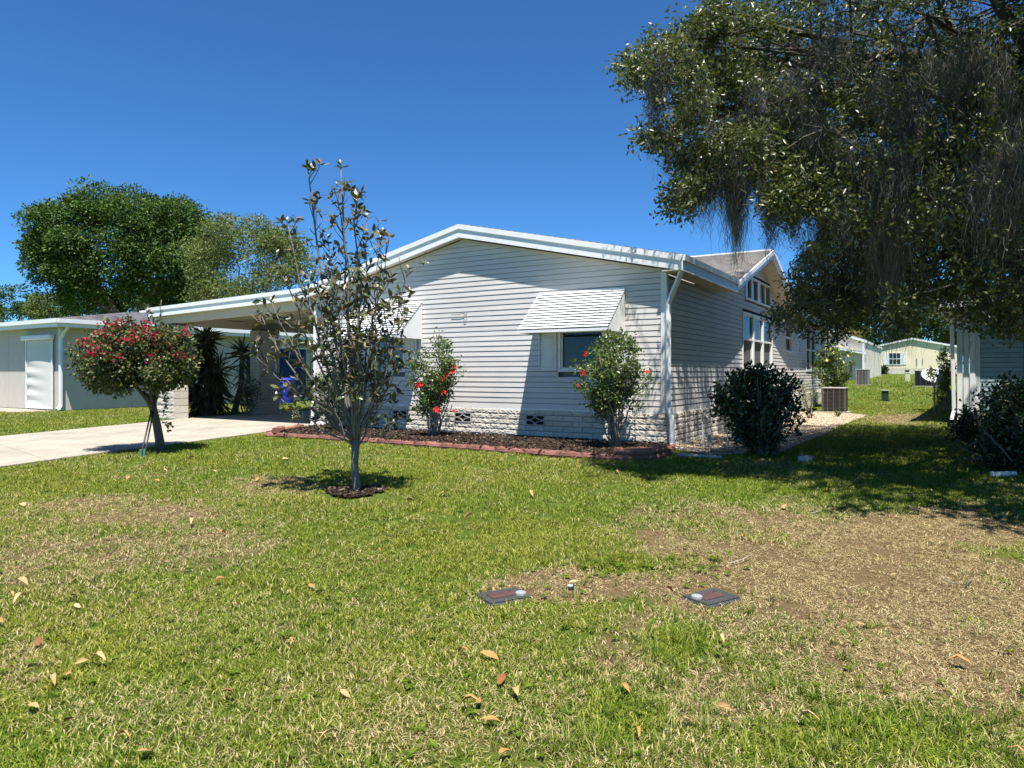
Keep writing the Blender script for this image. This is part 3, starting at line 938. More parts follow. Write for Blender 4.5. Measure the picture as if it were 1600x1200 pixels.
def awning(a0, a1):
    root = box('awning', a0, a1, 0.0, 0.035, 2.985, 3.03, M_ALU, house, fm=frontmap)
    n = 14; PJ, zt, zb = 0.79, 3.02, 2.29
    for i in range(n):
        f0, f1 = i / n, (i + 1) / n
        d0, d1 = PJ * f0, PJ * f1
        zA = zt + (zb - zt) * f0; zB = zt + (zb - zt) * f1
        # each slat overlaps the one below, its lower lip proud
        lip = 0.020
        V = []
        for a in (a0 - 0.01, a1 + 0.01):
            V += [frontmap(a, d0, zA - 0.004), frontmap(a, d1 + lip, zB + 0.017), frontmap(a, d1 + lip, zB + 0.010), frontmap(a, d0, zA - 0.010)]
        add('slat', V, [(0, 1, 2, 3), (7, 6, 5, 4), (0, 4, 5, 1), (1, 5, 6, 2), (2, 6, 7, 3), (3, 7, 4, 0)], M_ALU, root)
    box('front_lip', a0 - 0.012, a1 + 0.012, PJ + 0.004, PJ + 0.022, zb - 0.062, zb - 0.014, M_ALU, root, fm=frontmap)
    for a in (a0, a1 - 0.006):
        V = [frontmap(a, 0.012, zt - 0.03), frontmap(a, PJ, zb - 0.03), frontmap(a, PJ, zb - 0.06), frontmap(a, 0.012, zb - 0.06)]
        V += [frontmap(a + 0.006, 0.012, zt - 0.03), frontmap(a + 0.006, PJ, zb - 0.03), frontmap(a + 0.006, PJ, zb - 0.06), frontmap(a + 0.006, 0.012, zb - 0.06)]
        add('side_panel', V, BOXF, M_ALU, root)
        box('side_brace', a - 0.006, a + 0.012, 0.012, 0.032, 1.62, zb - 0.06, M_ALU, root, fm=frontmap)
awning(-2.495, -0.745); awning(-7.10, -5.335)

# block skirting
box('skirting', -HW + 0.03, -0.03, 0.045, 0.12, 0.0, ZS - 0.03, M_MORTAR, house)
box('skirting', -0.12, -0.045, 0.13, HL, 0.0, ZS - 0.03, M_MORTAR, house)
vents = [(-4.485, -4.07), (-2.785, -2.375), (-6.15, -5.74)]
gR = random.Random(8)
for r in range(6):
    z = Z0 + r * CO
    x = 0.045 - (BL / 2 if r % 2 else 0)
    if r % 2:
        link('block', gR.choice(BLKH), None, house, (0.045 - BL / 4, -0.012, z + 0.002))
    while x - BL > -HW - 0.1:
        xc = x - BL / 2
        if not (r in (3, 4) and any(v[0] - BL / 2 + 0.05 < xc < v[1] + BL / 2 - 0.05 for v in vents)):
            o = link('block', gR.choice(BLK), None, house, (xc, -0.012, z + 0.002))
            if gR.random() < 0.5: o.scale.x = -1
        elif r in (3, 4):
            for v in vents:        # cut pieces beside the vents
                for (p, q) in ((xc - BL / 2, min(xc + BL / 2, v[0])), (max(xc - BL / 2, v[1]), xc + BL / 2)):
                    if 0.04 < q - p < BL * 0.93 and abs(xc - (v[0] + v[1]) / 2) < BL:
                        o = link('block', gR.choice(BLK), None, house, ((p + q) / 2, -0.012, z + 0.002))
                        o.scale.x = (q - p - 0.008) / (BL - 0.01)
        x -= BL
for v in vents:
    breeze_block('vent_block', lambda a, d, z: (a, -d - 0.022, z), v[0], v[1], Z0 + 3 * CO + 0.002, Z0 + 5 * CO - 0.004, house)
rest = Acc()
for r in range(6):
    z = Z0 + r * CO
    y = (BL / 2 if r % 2 else 0.0)
    i = 0
    while y < HL - 0.2:
        if i < 26:
            o = link('block', gR.choice(BLK), None, house, (0.030, y + BL / 2, z + 0.002), (0, 0, rad(90)))
        else:
            rest.box(0.0, 0.04, y + 0.005, y + BL - 0.005, z + 0.002, z + BH - 0.004)
        y += BL; i += 1
tag(rest.build('far_blocks', M_BLOCK, house), kind='stuff')

# downspouts
sweep_rect('downspout', [(0.30, -0.12, ZEV + 0.02), (0.30, -0.12, ZEV - 0.03), (0.24, -0.10, ZEV - 0.16), (0.13, -0.05, ZEV - 0.36), (0.06, -0.03, ZEV - 0.52), (0.05, -0.03, ZEV - 0.62),
                         (0.05, -0.03, 0.98), (0.06, -0.04, 0.90), (0.13, -0.085, 0.76), (0.135, -0.09, 0.66), (0.135, -0.09, 0.31), (0.15, -0.11, 0.255), (0.21, -0.16, 0.222), (0.26, -0.20, 0.215)], 0.085, 0.062, M_ALU, house, (0.75, 0.66, 0))
sweep_rect('downspout', [(XJ + 0.05, -0.10, ZJ), (-HW + 0.02, -0.07, ZJ - 0.25), (-HW + 0.0, -0.06, 1.0), (-HW - 0.02, -0.10, 0.8), (-HW - 0.02, -0.12, 0.32), (-HW - 0.02, -0.2, 0.26)], 0.075, 0.055, M_ALU, house)
# carport: roof, fascia, beams
XL = -15.0; ZL = ZJ - 0.17
def cz(x): return ZJ + (ZL - ZJ) * (XJ - x) / (XJ - XL)
CD = 7.6
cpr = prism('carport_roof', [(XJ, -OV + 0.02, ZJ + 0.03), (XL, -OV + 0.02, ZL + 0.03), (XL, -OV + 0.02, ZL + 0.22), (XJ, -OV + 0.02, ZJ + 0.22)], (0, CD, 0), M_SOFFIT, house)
rake(XJ, ZJ, XL, ZL, 'carport_fascia')
f = box('carport_side_fascia', XL - 0.02, XL, -OV, CD, ZL, ZL + 0.17, M_ALU, house)
box('gutter_lip', XL - 0.07, XL - 0.021, -OV - 0.034, CD, ZL + 0.165, ZL + 0.262, M_ALU, f)
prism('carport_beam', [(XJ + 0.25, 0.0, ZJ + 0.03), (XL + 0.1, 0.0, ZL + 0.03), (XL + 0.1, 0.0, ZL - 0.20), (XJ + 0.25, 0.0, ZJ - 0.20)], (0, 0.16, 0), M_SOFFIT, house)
box('carport_beam', XL + 0.3, XL + 0.46, 0.16, CD - 0.2, ZL - 0.2, ZL + 0.03, M_SOFFIT, house)
for i in range(1, 9):
    y = 0.16 + i * 0.8
    prism('roof_rib', [(XJ + 0.2, y, ZJ + 0.03), (XL + 0.46, y, ZL + 0.03), (XL + 0.46, y, ZL + 0.0), (XJ + 0.2, y, ZJ + 0.0)], (0, 0.03, 0), M_SOFFIT, house)

# carport pillars of block, each its own thing
def pillar(x0, x1, y0, y1, label, ztop, smooth=False):
    p = empty('carport_pillar', hw((x0 + x1) / 2, y0, Z0), -TH, label, 'pillar')
    w, d = x1 - x0, y1 - y0
    box('pillar_core', -w / 2 + 0.03, w / 2 - 0.03, 0.03, d - 0.03, 0, ztop - Z0, M_MORTAR, p)
    h = 0.1016 * (2 if not smooth else 1)
    m = M_SMOOTHB if smooth else M_BLOCK
    n = int((ztop - Z0 - 0.02) / h)
    if not smooth:
        bm_ = [block_mesh('pillar_block', w - 0.004, h - 0.012, d, 0.02, 80 + i, 8, 4) for i in range(4)]
        for r in range(n):
            link('block', gR.choice(bm_), None, p, (0, 0.0, r * h + 0.004))
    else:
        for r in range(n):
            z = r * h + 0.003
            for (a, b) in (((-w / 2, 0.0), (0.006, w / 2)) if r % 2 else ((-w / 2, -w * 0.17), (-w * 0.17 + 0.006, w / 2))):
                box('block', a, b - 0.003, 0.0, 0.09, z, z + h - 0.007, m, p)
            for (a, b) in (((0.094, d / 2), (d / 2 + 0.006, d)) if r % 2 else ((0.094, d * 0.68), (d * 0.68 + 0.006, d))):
                box('block', w / 2 - 0.09, w / 2, a, b - 0.003, z, z + h - 0.007, m, p)
pillar(-14.86, -14.04, -0.02, 0.40, 'cream split block pillar behind the flowering tree trunk', ZL - 0.19)
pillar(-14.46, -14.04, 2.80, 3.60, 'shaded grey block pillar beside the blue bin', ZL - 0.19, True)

# ------------------------------------------------------------------ concrete
drv = empty('driveway', (0, 0, 0)); tag(drv, kind='structure')
def zlift(p, l): return Vector((p.x, p.y, float(H(p.x, p.y)) + l))
def slabq(name, pts, parent, lift=0.035, th=0.1):
    top = [zlift(p, lift) for p in pts]
    return prism(name, top, (0, 0, -th), M_CONC, parent, bevel=0.006)
dn_, df_ = drive_near, list(reversed(drive_far))
def onl(L, f):
    L = [Vector((p.x, p.y, 0)) for p in L]
    s = [0.0]
    for i in range(1, len(L)): s.append(s[-1] + (L[i] - L[i - 1]).length)
    t_ = f * s[-1]
    for i in range(1, len(L)):
        if t_ <= s[i] + 1e-9: return L[i - 1].lerp(L[i], (t_ - s[i - 1]) / (s[i] - s[i - 1]))
    return L[-1]
cuts = [0, 0.17, 0.33, 0.5, 0.66, 0.83, 1.0]
for i in range(6):
    f0, f1 = cuts[i] + (0.0009 if i else 0), cuts[i + 1] - 0.0009
    for (g0, g1) in ((0, 0.498), (0.502, 1)):
        q = []
        for f in (f0, (f0 + f1) / 2, f1): q.append(onl(dn_, f).lerp(onl(df_, f), g0))
        for f in (f1, (f0 + f1) / 2, f0): q.append(onl(dn_, f).lerp(onl(df_, f), g1))
        slabq('slab', q, drv)
a_, b_ = onl(dn_, 1.0), onl(df_, 1.0)
for (g0, g1) in ((0, 0.498), (0.502, 1)):
    n0, n1 = a_.lerp(b_, g0), a_.lerp(b_, g1)
    c0, c1 = hw(-HW - 0.02 - 5.9 * g0, 0.9), hw(-HW - 0.02 - 5.9 * g1, 0.9)
    slabq('slab', [n0, c0, c1, n1], drv, 0.034)
    for (ya, yb) in ((0.915, 4.4), (4.415, 8.0)):
        slabq('slab', [hw(-HW - 0.02 - 5.9 * g0, ya), hw(-HW - 0.02 - 5.9 * g0, yb), hw(-HW - 0.02 - 5.9 * g1, yb), hw(-HW - 0.02 - 5.9 * g1, ya)], drv, 0.034)
apr = slabq('concrete_apron', P_apron, None, 0.03); tag(apr, kind='structure')

# ------------------------------------------------------------------ garden bed with red edging
t = NT('mulch'); n1 = t.noise(45, 5, 0.7); n2 = t.noise(6, 4)
k = t.ramp(n1, [(0.3, (0.012, 0.009, 0.007)), (0.55, (0.055, 0.037, 0.026)), (0.8, (0.13, 0.09, 0.065))])
M_MULCH = t.done(t.bsdf(k, 0.95, 0.08, 0, t.bump(n1, 1.0, 0.03)))
def bed_mesh(name, poly, lift, mat, step=0.10, amp=0.03):
    xs = [p.x for p in poly]; ys = [p.y for p in poly]
    gx_ = np.arange(min(xs), max(xs) + step, step); gy_ = np.arange(min(ys), max(ys) + step, step)
    A, B = np.meshgrid(gx_, gy_)
    ins = inpoly(A, B, poly)
    Z = H(A, B) + lift + amp * (fbm(A, B, 3.0, 5) - 0.5)
    id_ = -np.ones(A.shape, int); c = 0; V = []; Fc = []
    need = np.zeros(A.shape, bool)
    cells = ins[:-1, :-1] & ins[1:, :-1] & ins[:-1, 1:] & ins[1:, 1:]
    for i, j in zip(*np.nonzero(cells)):
        q = []
        for (a, b) in ((i, j), (i, j + 1), (i + 1, j + 1), (i + 1, j)):
            if id_[a, b] < 0:
                id_[a, b] = c; c += 1; V.append((A[a, b], B[a, b], Z[a, b]))
            q.append(id_[a, b])
        Fc.append(q)
    return npmesh(name, np.array(V), np.array(Fc), mat, None, smooth=True)
bed = tag(bed_mesh('garden_bed', P_bed, 0.085, M_MULCH), kind='structure')
def chip_mesh(seed, L, W, T):
    g = np.random.default_rng(seed); me = mesh('chip', [(x * (1 + 0.3 * g.normal()), y * (1 + 0.3 * g.normal()), z) for (x, y, z) in boxv(-L / 2, L / 2, -W / 2, W / 2, 0, T)], BOXF)
    return me
def scatter_poly(name, poly, dens, protos, mat, lift, label, cat, smin, smax, tilt=0.35, holes=()):
    xs = [p.x for p in poly]; ys = [p.y for p in poly]
    n = int(dens * (max(xs) - min(xs)) * (max(ys) - min(ys)))
    x = RNG.uniform(min(xs), max(xs), n); y = RNG.uniform(min(ys), max(ys), n)
    k = inpoly(x, y, poly); x = x[k]; y = y[k]; n = len(x)
    s = RNG.uniform(smin, smax, n)
    return scatter(name, np.column_stack([x, y, H(x, y) + lift]), {'var': RNG.integers(0, len(protos), n).astype(np.int32),
        'rot': np.column_stack([RNG.normal(0, tilt, n), RNG.normal(0, tilt, n), RNG.uniform(0, 6.28, n)]), 'scl': np.column_stack([s, s, s]), 'tone': RNG.random(n)}, protos, mat, label, cat)
t = NT('mulch_chip'); k = t.ramp(t.attr('tone', 'INSTANCER'), [(0, (0.010, 0.007, 0.006)), (0.6, (0.042, 0.029, 0.021)), (0.92, (0.10, 0.07, 0.05)), (1, (0.26, 0.2, 0.15))])
M_CHIP = t.done(t.bsdf(k, 0.9, 0.1))
scatter_poly('bark_mulch', P_bed, 420, [chip_mesh(i, 0.05, 0.017, 0.008) for i in range(4)], M_CHIP, 0.088, 'dark brown bark mulch covering the garden bed', 'mulch', 0.6, 1.5)
# edging stones
def edge_mesh(seed, L, D=0.15, Hh=0.095):
    g = np.random.default_rng(seed); V = []; Fc = []
    nx_ = 5
    prof = [(0.0, 0.004), (-0.012, Hh * 0.45), (0.004, Hh * 0.92), (0.02, Hh), (D - 0.02, Hh), (D, Hh * 0.9), (D, 0.0)]
    for i in range(nx_ + 1):
        f = i / nx_; bulge = -0.028 * math.sin(math.pi * f)
        for j, (y, z) in enumerate(prof):
            V.append(((f - 0.5) * L, y + (bulge if j < 4 else 0) + g.normal() * 0.004 * (j < 4), z + g.normal() * 0.002))
    m = len(prof)
    for i in range(nx_):
        for j in range(m - 1):
            Fc.append((i * m + j, (i + 1) * m + j, (i + 1) * m + j + 1, i * m + j + 1))
    Fc.append(tuple(range(m))); Fc.append(tuple(nx_ * m + j for j in range(m - 1, -1, -1)))
    me = mesh('edging_stone', V, Fc); me.materials.append(M_RED)
    return me
EDG = [edge_mesh(60 + i, 0.285) for i in range(5)]
edging = empty('bed_edging', bed_front[5], 0, 'row of rough red edging blocks along the garden bed', 'edging')
einv = Matrix.Translation(-Vector(bed_front[5]))
def edge_run(pts, lift=0.0, off=0.0, step=0.292):
    L = [Vector((p.x, p.y, 0)) for p in pts]
    tot = sum((L[i + 1] - L[i]).length for i in range(len(L) - 1)); n = int((tot - off) / step)
    for i in range(n):
        f0 = (off + i * step) / tot; f1 = min(1, (off + (i + 1) * step) / tot)
        a, b = onl(L, f0), onl(L, f1); c = (a + b) / 2; d = b - a
        o = link('edging_stone', gR.choice(EDG), None, edging)
        o.location = Vector((c.x, c.y, float(H(c.x, c.y)) + lift)) - Vector(bed_front[5])
        o.rotation_euler = (gR.gauss(0, 0.025), gR.gauss(0, 0.02), math.atan2(d.y, d.x) + gR.gauss(0, 0.04))
edge_run(bed_front)
edge_run([bed_front[-1] + Vector((0, 0.0, 0)), hw(0.16, -0.02)], 0, 0.05)
edge_run([hw(-HW - 0.45, 0.1), bed_front[0] + Vector((0.05, 0.05, 0))][::-1], 0.0, 0.25)
edge_run([bed_front[0].lerp(bed_front[1], 0.25) + Vector((0.0, 0.1, 0)), bed_front[0] + Vector((0.2, 0.75, 0))], 0.095, 0.0)
edge_run([bed_front[-4].lerp(bed_front[-3], 0.4) + Vector((0, 0.03, 0)), bed_front[-3], bed_front[-2], bed_front[-1]], 0.095, 0.0)

# gravel strip beside the house
t = NT('gravel_base'); n1 = t.noise(40, 4, 0.7)
M_GRV = t.done(t.bsdf(t.ramp(n1, [(0.3, (0.2, 0.15, 0.10)), (0.7, (0.55, 0.46, 0.36))]), 0.95, 0.1, 0, t.bump(n1, 1.0, 0.03)))
tag(bed_mesh('gravel_strip', P_gravel, 0.012, M_GRV, 0.12, 0.02), kind='structure')
def stone_mesh(seed):
    g = np.random.default_rng(seed)
    bm = bmesh.new(); bmesh.ops.create_icosphere(bm, subdivisions=1, radius=1.0)
    for v in bm.verts: v.co = Vector((v.co.x * 0.022, v.co.y * 0.016, v.co.z * 0.012)) * (1 + 0.25 * g.normal())
    me = bpy.data.meshes.new('stone'); bm.to_mesh(me); bm.free(); return me
t = NT('gravel_stone'); k = t.ramp(t.attr('tone', 'INSTANCER'), [(0, (0.20, 0.14, 0.085)), (0.4, (0.40, 0.31, 0.21)), (0.8, (0.58, 0.48, 0.35)), (1, (0.70, 0.62, 0.50))])
M_STONE = t.done(t.bsdf(k, 0.8, 0.2))
scatter_poly('gravel', P_gravel, 900, [stone_mesh(i) for i in range(5)], M_STONE, 0.02, 'pale tan gravel covering the strip beside the house', 'gravel', 0.45, 1.0)

# ------------------------------------------------------------------ neighbour on the left
M_GREY = simple('grey_panel', (0.56, 0.515, 0.45), 0.75, 0.2, 0.05, 3, 0.12, 120, 0.002)
M_SHADE = simple('shade_cloth', (0.66, 0.65, 0.61), 0.85, 0.1, 0.03, 30)
nh = empty('neighbour_house', (NCX, NCY, 0), -TH, 'low grey panelled house with white gutters left of the driveway', 'house')
NE, NO, NS = 3.06, 0.38, 0.62
box('wall', -12, -0.04, 0.04, 20, 0.15, 3.25, M_GREY, nh)
x = -0.06
while x > -11.5:
    box('wall_panel', x - 1.19, x, 0.0, 0.038, 0.25, NE + 0.03, M_GREY, nh); x -= 1.205
y = 0.06
while y < 19:
    box('wall_panel', -0.038, 0.0, y, y + 1.19, 0.25, NE + 0.03, M_GREY, nh)
    box('batten', 0.0, 0.012, y + 1.19, y + 1.225, 0.25, NE + 0.03, M_GREY, nh)
    y += 1.225
box('foundation', -12, 0.012, -0.012, 20, 0.05, 0.245, M_CONC, nh)
box('corner_post', -0.07, 0.02, -0.02, 0.07, 0.25, NE, M_WHITE, nh)
f = box('fascia', -12.3, NS, -NO, -NO + 0.03, NE, NE + 0.19, M_ALU, nh)
box('gutter', -12.3, NS + 0.07, -NO - 0.09, -NO - 0.002, NE + 0.13, NE + 0.27, M_ALU, f)
f = box('fascia', NS - 0.03, NS, -NO + 0.031, 20.2, NE, NE + 0.19, M_ALU, nh)
box('gutter', NS + 0.002, NS + 0.09, -NO + 0.0, 20.2, NE + 0.13, NE + 0.27, M_ALU, f)
box('soffit', -12.3, NS - 0.031, -NO + 0.031, -0.0, NE + 0.01, NE + 0.03, M_SOFFIT, nh)
box('soffit', 0.0, NS - 0.031, 0.001, 20.2, NE + 0.01, NE + 0.03, M_SOFFIT, nh)
RZ = NE + 0.26
rx, rz_ = -5.6, RZ + 0.155 * 6.2
hp = 6.2
shingles('roof', (NS, -NO, RZ), (NS, 20.2, RZ), (rx, -NO + hp, rz_), (rx, 20.2, rz_), 34, M_SHPALE, nh)
shingles('roof', (-12.3, -NO, RZ), (NS, -NO, RZ), (rx, -NO + hp, rz_), (rx, -NO + hp, rz_), 34, M_SHPALE, nh)
box('ridge_vent', rx - 0.2, rx + 0.2, 6.2, 16.0, rz_ + 0.01, rz_ + 0.10, M_ALU, nh)
box('roof_vent', -2.4, -2.05, 6.0, 6.5, RZ + 0.42, RZ + 0.62, M_ALU, nh, bevel=0.02)
sweep_rect('downspout', [(NS - 0.02, -0.05, NE + 0.1), (NS - 0.05, -0.05, NE - 0.05), (0.30, -0.03, NE - 0.18), (0.10, -0.02, NE - 0.36), (0.07, -0.02, NE - 0.5), (0.07, -0.02, 0.42), (0.12, -0.1, 0.30), (0.16, -0.2, 0.27)], 0.12, 0.09, M_ALU, nh)
# roller sun shade on the porch front
sh = empty('sun_shade', nw(-1.25, -0.06, 0.27), -TH, 'pale roller sun shade pulled down on the left house', 'sun shade')
box('roller_housing', -1.06, 0.98, -0.16, 0.02, 2.40, 2.57, M_ALU, sh, bevel=0.03)
box('guide', -0.93, -0.88, -0.05, 0.0, 0.0, 2.40, M_ALU, sh); box('guide', 0.86, 0.91, -0.05, 0.0, 0.0, 2.40, M_ALU, sh)
nX, nZ = 14, 26
V = []; Fc = []
for k in range(nZ + 1):
    for i in range(nX + 1):
        xx = -0.86 + 1.70 * i / nX; zz = 0.05 + 2.34 * k / nZ
        w = (1 - i / nX) ** 1.5
        V.append((xx, -0.03 - 0.028 * w * math.sin(zz * 16 + 2.2 * (i / nX)) * (1 if zz < 1.5 else 0.3) - 0.015 * math.sin(2.2 * xx + zz), zz))
for k in range(nZ):
    for i in range(nX):
        a = k * (nX + 1) + i; Fc.append((a, a + 1, a + nX + 2, a + nX + 1))
add('shade_cloth', V, Fc, M_SHADE, sh, True)
box('hem_bar', -0.87, 0.85, -0.05, -0.01, 0.0, 0.05, M_ALU, sh)
def on_nside(px, py):
    k = (px - 800) / F_PX
    s = (k * NCY - NCX) / (VY[0] - k * VY[1])
    Y = NCY + VY[1] * s
    return s, EYE + (HZ - py) / F_PX * Y
# blue screen hanging on that house behind the carport
M_BLUE = simple('blue_fabric', (0.016, 0.04, 0.11), 0.7, 0.2, 0.15, 4)
s0, s1 = on_nside(383, 600)[0], on_nside(476, 600)[0]
bs = empty('blue_screen', nw(0.10, s0, 0.42), -TH, 'dark blue privacy screen on the house behind the grey pillar', 'screen')
zz = 2.15; n = 9
for i in range(n):
    w = (s1 - s0) / n
    prism('screen_panel', [(0.0, i * w, 0.06), (0.05, (i + 0.5) * w, 0.06), (0.0, (i + 1) * w - 0.01, 0.06)], (0, 0, zz), M_BLUE, bs)
box('rail', -0.02, 0.03, 0, s1 - s0, zz + 0.07, zz + 0.12, M_ALU, bs); box('rail', -0.02, 0.05, 0, s1 - s0, 0.0, 0.05, M_ALU, bs)

def thing_tube(name, path, r, mat, label, cat, n=8):
    p0 = Vector(path[0]); a = Acc(); a.tube([Vector(p) - p0 for p in path], r, n)
    o = a.build(name, mat, None, True); o.location = p0
    return tag(o, label, cat)
g = ground_at(211, 637)
pp = thing_tube('pipe_stub', [g, g + Vector((0, 0, 0.23))], 0.045, M_PVC, 'short white capped pipe by the grey house wall', 'pipe')
a = Acc(); a.tube([(0, 0, 0.12), (0, 0, 0.17)], 0.052, 10); a.build('coupling', M_BLACK, pp)

# wheeled bin in blue
M_BIN = simple('blue_plastic', (0.012, 0.03, 0.42), 0.4, 0.4, 0.05, 5)
g = ground_at(447, 632)
bn = empty('wheeled_bin', g, -TH + 0.5, 'bright blue wheeled bin standing right of the grey pillar', 'bin')
def frust(name, x0, x1, y0, y1, z0, X0, X1, Y0, Y1, z1, mat, parent, bevel=0.012):
    V = [(x0, y0, z0), (x1, y0, z0), (x1, y1, z0), (x0, y1, z0), (X0, Y0, z1), (X1, Y0, z1), (X1, Y1, z1), (X0, Y1, z1)]
    return add(name, V, BOXF, mat, parent, bevel=bevel)
frust('body', -0.22, 0.22, -0.24, 0.24, 0.06, -0.29, 0.29, -0.33, 0.33, 1.02, M_BIN, bn, 0.02)
frust('lid', -0.31, 0.31, -0.36, 0.35, 1.022, -0.27, 0.27, -0.3, 0.3, 1.12, M_BIN, bn, 0.02)
box('rim', -0.30, 0.30, -0.345, -0.332, 0.93, 1.0, M_BIN, bn)
a = Acc(); a.tube([(-0.25, 0.40, 1.02), (0.25, 0.40, 1.02)], 0.018, 8); a.build('handle', M_BIN, bn)
for s in (-1, 1):
    a = Acc(); a.tube([(s * 0.24, 0.27, 0.12), (s * 0.30, 0.27, 0.12)], 0.12, 14); a.build('wheel', M_BLACK, bn)
# cream ornament on the dark shrub by the pillar
g = ground_at(397, 646)
om = empty('bird_bath', g + Vector((0.02, -0.15, 0)), 0, 'small cream bird bath in front of the grey pillar', 'bird bath')
a = Acc(); a.tube([(0, 0, 0), (0, 0, 0.06), (0, 0, 0.12), (0, 0, 0.75), (0, 0, 0.82)], [0.16, 0.15, 0.05, 0.04, 0.07], 12); a.build('pedestal', M_DARK, om, True)
a = Acc(); a.tube([(0, 0, 0.82), (0, 0, 0.88), (0, 0, 0.96), (0, 0, 0.97), (0, 0, 0.90)], [0.08, 0.20, 0.27, 0.25, 0.12], 16); a.build('basin', simple('cream_cast', (0.62, 0.55, 0.36), 0.8), om, True)

# ------------------------------------------------------------------ houses behind and to the right
def gable_house(name, origin, rz, W, L, z0, zw, sl, ov, mw, mr, label, skirt=0.0, side_ov=0.3, mt=None):
    """gable end faces -y of its own frame; origin is the front left corner at ground"""
    mt = mt or M_ALU
    h = empty(name, origin, rz, label, 'house')
    zr_ = zw + sl * W / 2
    prism('wall', [(0, 0, skirt), (W, 0, skirt), (W, 0, zw), (W / 2, 0, zr_), (0, 0, zw)], (0, L, 0), mw, h)
    if skirt:
        box('skirting', 0.01, W - 0.01, 0.01, L - 0.01, -0.4, skirt, M_BLOCK, h)
    for s in (0, 1):
        xe = -side_ov if s == 0 else W + side_ov
        ze = zw - sl * side_ov
        prism('rake_fascia', [(W / 2, -ov, zr_ + 0.02), (xe, -ov, ze + 0.02), (xe, -ov, ze + 0.22), (W / 2, -ov, zr_ + 0.22)], (0, 0.04, 0), mt, h)
        prism('soffit', [(W / 2, -ov + 0.04, zr_ + 0.03), (xe, -ov + 0.04, ze + 0.03), (xe, -ov + 0.04, ze + 0.06), (W / 2, -ov + 0.04, zr_ + 0.06)], (0, L + ov, 0), M_SOFFIT, h)
        box('eave_fascia', xe - 0.04 if s else xe, xe if s else xe + 0.04, -ov + 0.041, L, ze + 0.02, ze + 0.2, mt, h)
        shingles('roof', (xe, -ov, ze + 0.2), (xe, L + 0.2, ze + 0.2), (W / 2, -ov, zr_ + 0.2), (W / 2, L + 0.2, zr_ + 0.2), 24, mr, h)
    return h
M_YEL = siding_mat('cream_siding', (0.84, 0.74, 0.52))
YD = 78.0
a0, a1 = at(1358, 583, YD), at(1474, 583, YD + 0.0)
zb = float(H(a0.x, YD)) - 0.02
YW = (a1 - a0).length
yh = gable_house('cream_house', (a0.x, a0.y, zb), -TH * 0.9, YW, 18, 0, 2.78, 0.22, 0.2, M_YEL, M_SHING, 'distant pale cream house with white shutters across the back lawn', 0.55)
def fw(a, d, z): return (a, -d, z)
def house_window(h, a0_, a1_, z0_, z1_, grid=True, shut=0.45, mm=None):
    w = box('window', a0_ - 0.08, a1_ + 0.08, 0.0, 0.05, z0_ - 0.08, z1_ + 0.08, M_WHITE, h, fm=fw)
    zm = (z0_ + z1_) / 2
    for (p, q) in ((z0_, zm - 0.04), (zm + 0.04, z1_)):
        for i in range(3 if grid else 1):
            n_ = 3 if grid else 1; wd = (a1_ - a0_) / n_
            box('pane', a0_ + i * wd + 0.02, a0_ + (i + 1) * wd - 0.02, 0.051, 0.056, p, q, M_PANE, w, fm=fw)
    if shut:
        for (p, q) in ((a0_ - 0.1 - shut, a0_ - 0.1), (a1_ + 0.1, a1_ + 0.1 + shut)):
            box('shutter', p, q, 0.002, 0.04, z0_ - 0.05, z1_ + 0.05, M_WHITE, h, fm=fw)
house_window(yh, 1.95, 3.05, 1.05, 2.25)
for i, xx in enumerate((4.6, 5.15)):
    a = Acc(); a.tube([(xx, -0.06, 0.9 + 0.2 * i), (xx, -0.06, 1.75 - 0.1 * i)], 0.03, 6); a.build('conduit', simple('grey_conduit', (0.3, 0.3, 0.3)), yh)
for xx in (0.9, 3.5, 6.2):
    box('vent', xx, xx + 0.4, -0.02, -0.005, 0.22, 0.4, M_DARK, yh)
# white gabled porch between
M_PALE = siding_mat('pale_cream_siding', (0.80, 0.72, 0.60))
PD = 44.0
p0 = at(1352, 590, PD)
zb = float(H(p0.x, p0.y))
PW = 6.4
po = Vector((p0.x, p0.y, zb)) - Vector((math.cos(-TH) * PW, math.sin(-TH) * PW, 0))
ph = gable_house('white_porch_house', po, -TH, PW, 14, 0, 2.35, 0.36, 0.28, M_PALE, M_SHING, 'pale house with white gable partly hidden behind the flowering shrub', 0.0, 0.08)
box('porch_post', PW - 0.12, PW, -0.55, -0.43, 0, 2.3, M_WHITE, ph)
prism('awning', [(PW - 2.2, -0.02, 2.2), (PW + 0.1, -0.02, 1.7), (PW + 0.1, -0.02, 1.62), (PW - 2.2, -0.02, 2.1)], (0, -0.5, 0), M_ALU, ph)
house_window(ph, 3.3, 4.2, 0.9, 2.0, False, 0.0)
# right neighbour in the shade of the oak
RC = ground_at(1524, 664)
rn_ = empty('teal_house', (RC.x, RC.y, RC.z), -rad(35), 'shaded teal sided house with white corner posts at the right edge', 'house')
RW, RL = 7.6, 16.0
box('wall', 0.03, RW, 0.13, RL, 0.0, 2.9, M_CORE, rn_)
gR2 = random.Random(2)
for r in range(21):
    zz = 0.38 + r * 0.12
    board_obj(frontmap, 0.10, 0.98, 0.10, 0.98, zz, rn_, M_TEAL, lip=0.012, h=0.12)
    board_obj(frontmap, 2.6, RW, 2.6, RW, zz, rn_, M_TEAL, lip=0.012, h=0.12)
    board_obj(lambda a, d, z: (-d, a, z), 0.10, RL, 0.10, RL, zz, rn_, M_TEAL, lip=0.012, h=0.12)
for k_, xx in enumerate((-0.12, -0.255, -0.39)):
    box('porch_post', xx, xx + 0.118, -0.05 + 0.03 * (k_ % 2), 0.07, 0.0, 2.92, M_WHITE, rn_, bevel=0.008)
box('corner_post', 0.0, 0.10, -0.022, -0.012, 0.3, 2.92, M_WHITE, rn_)
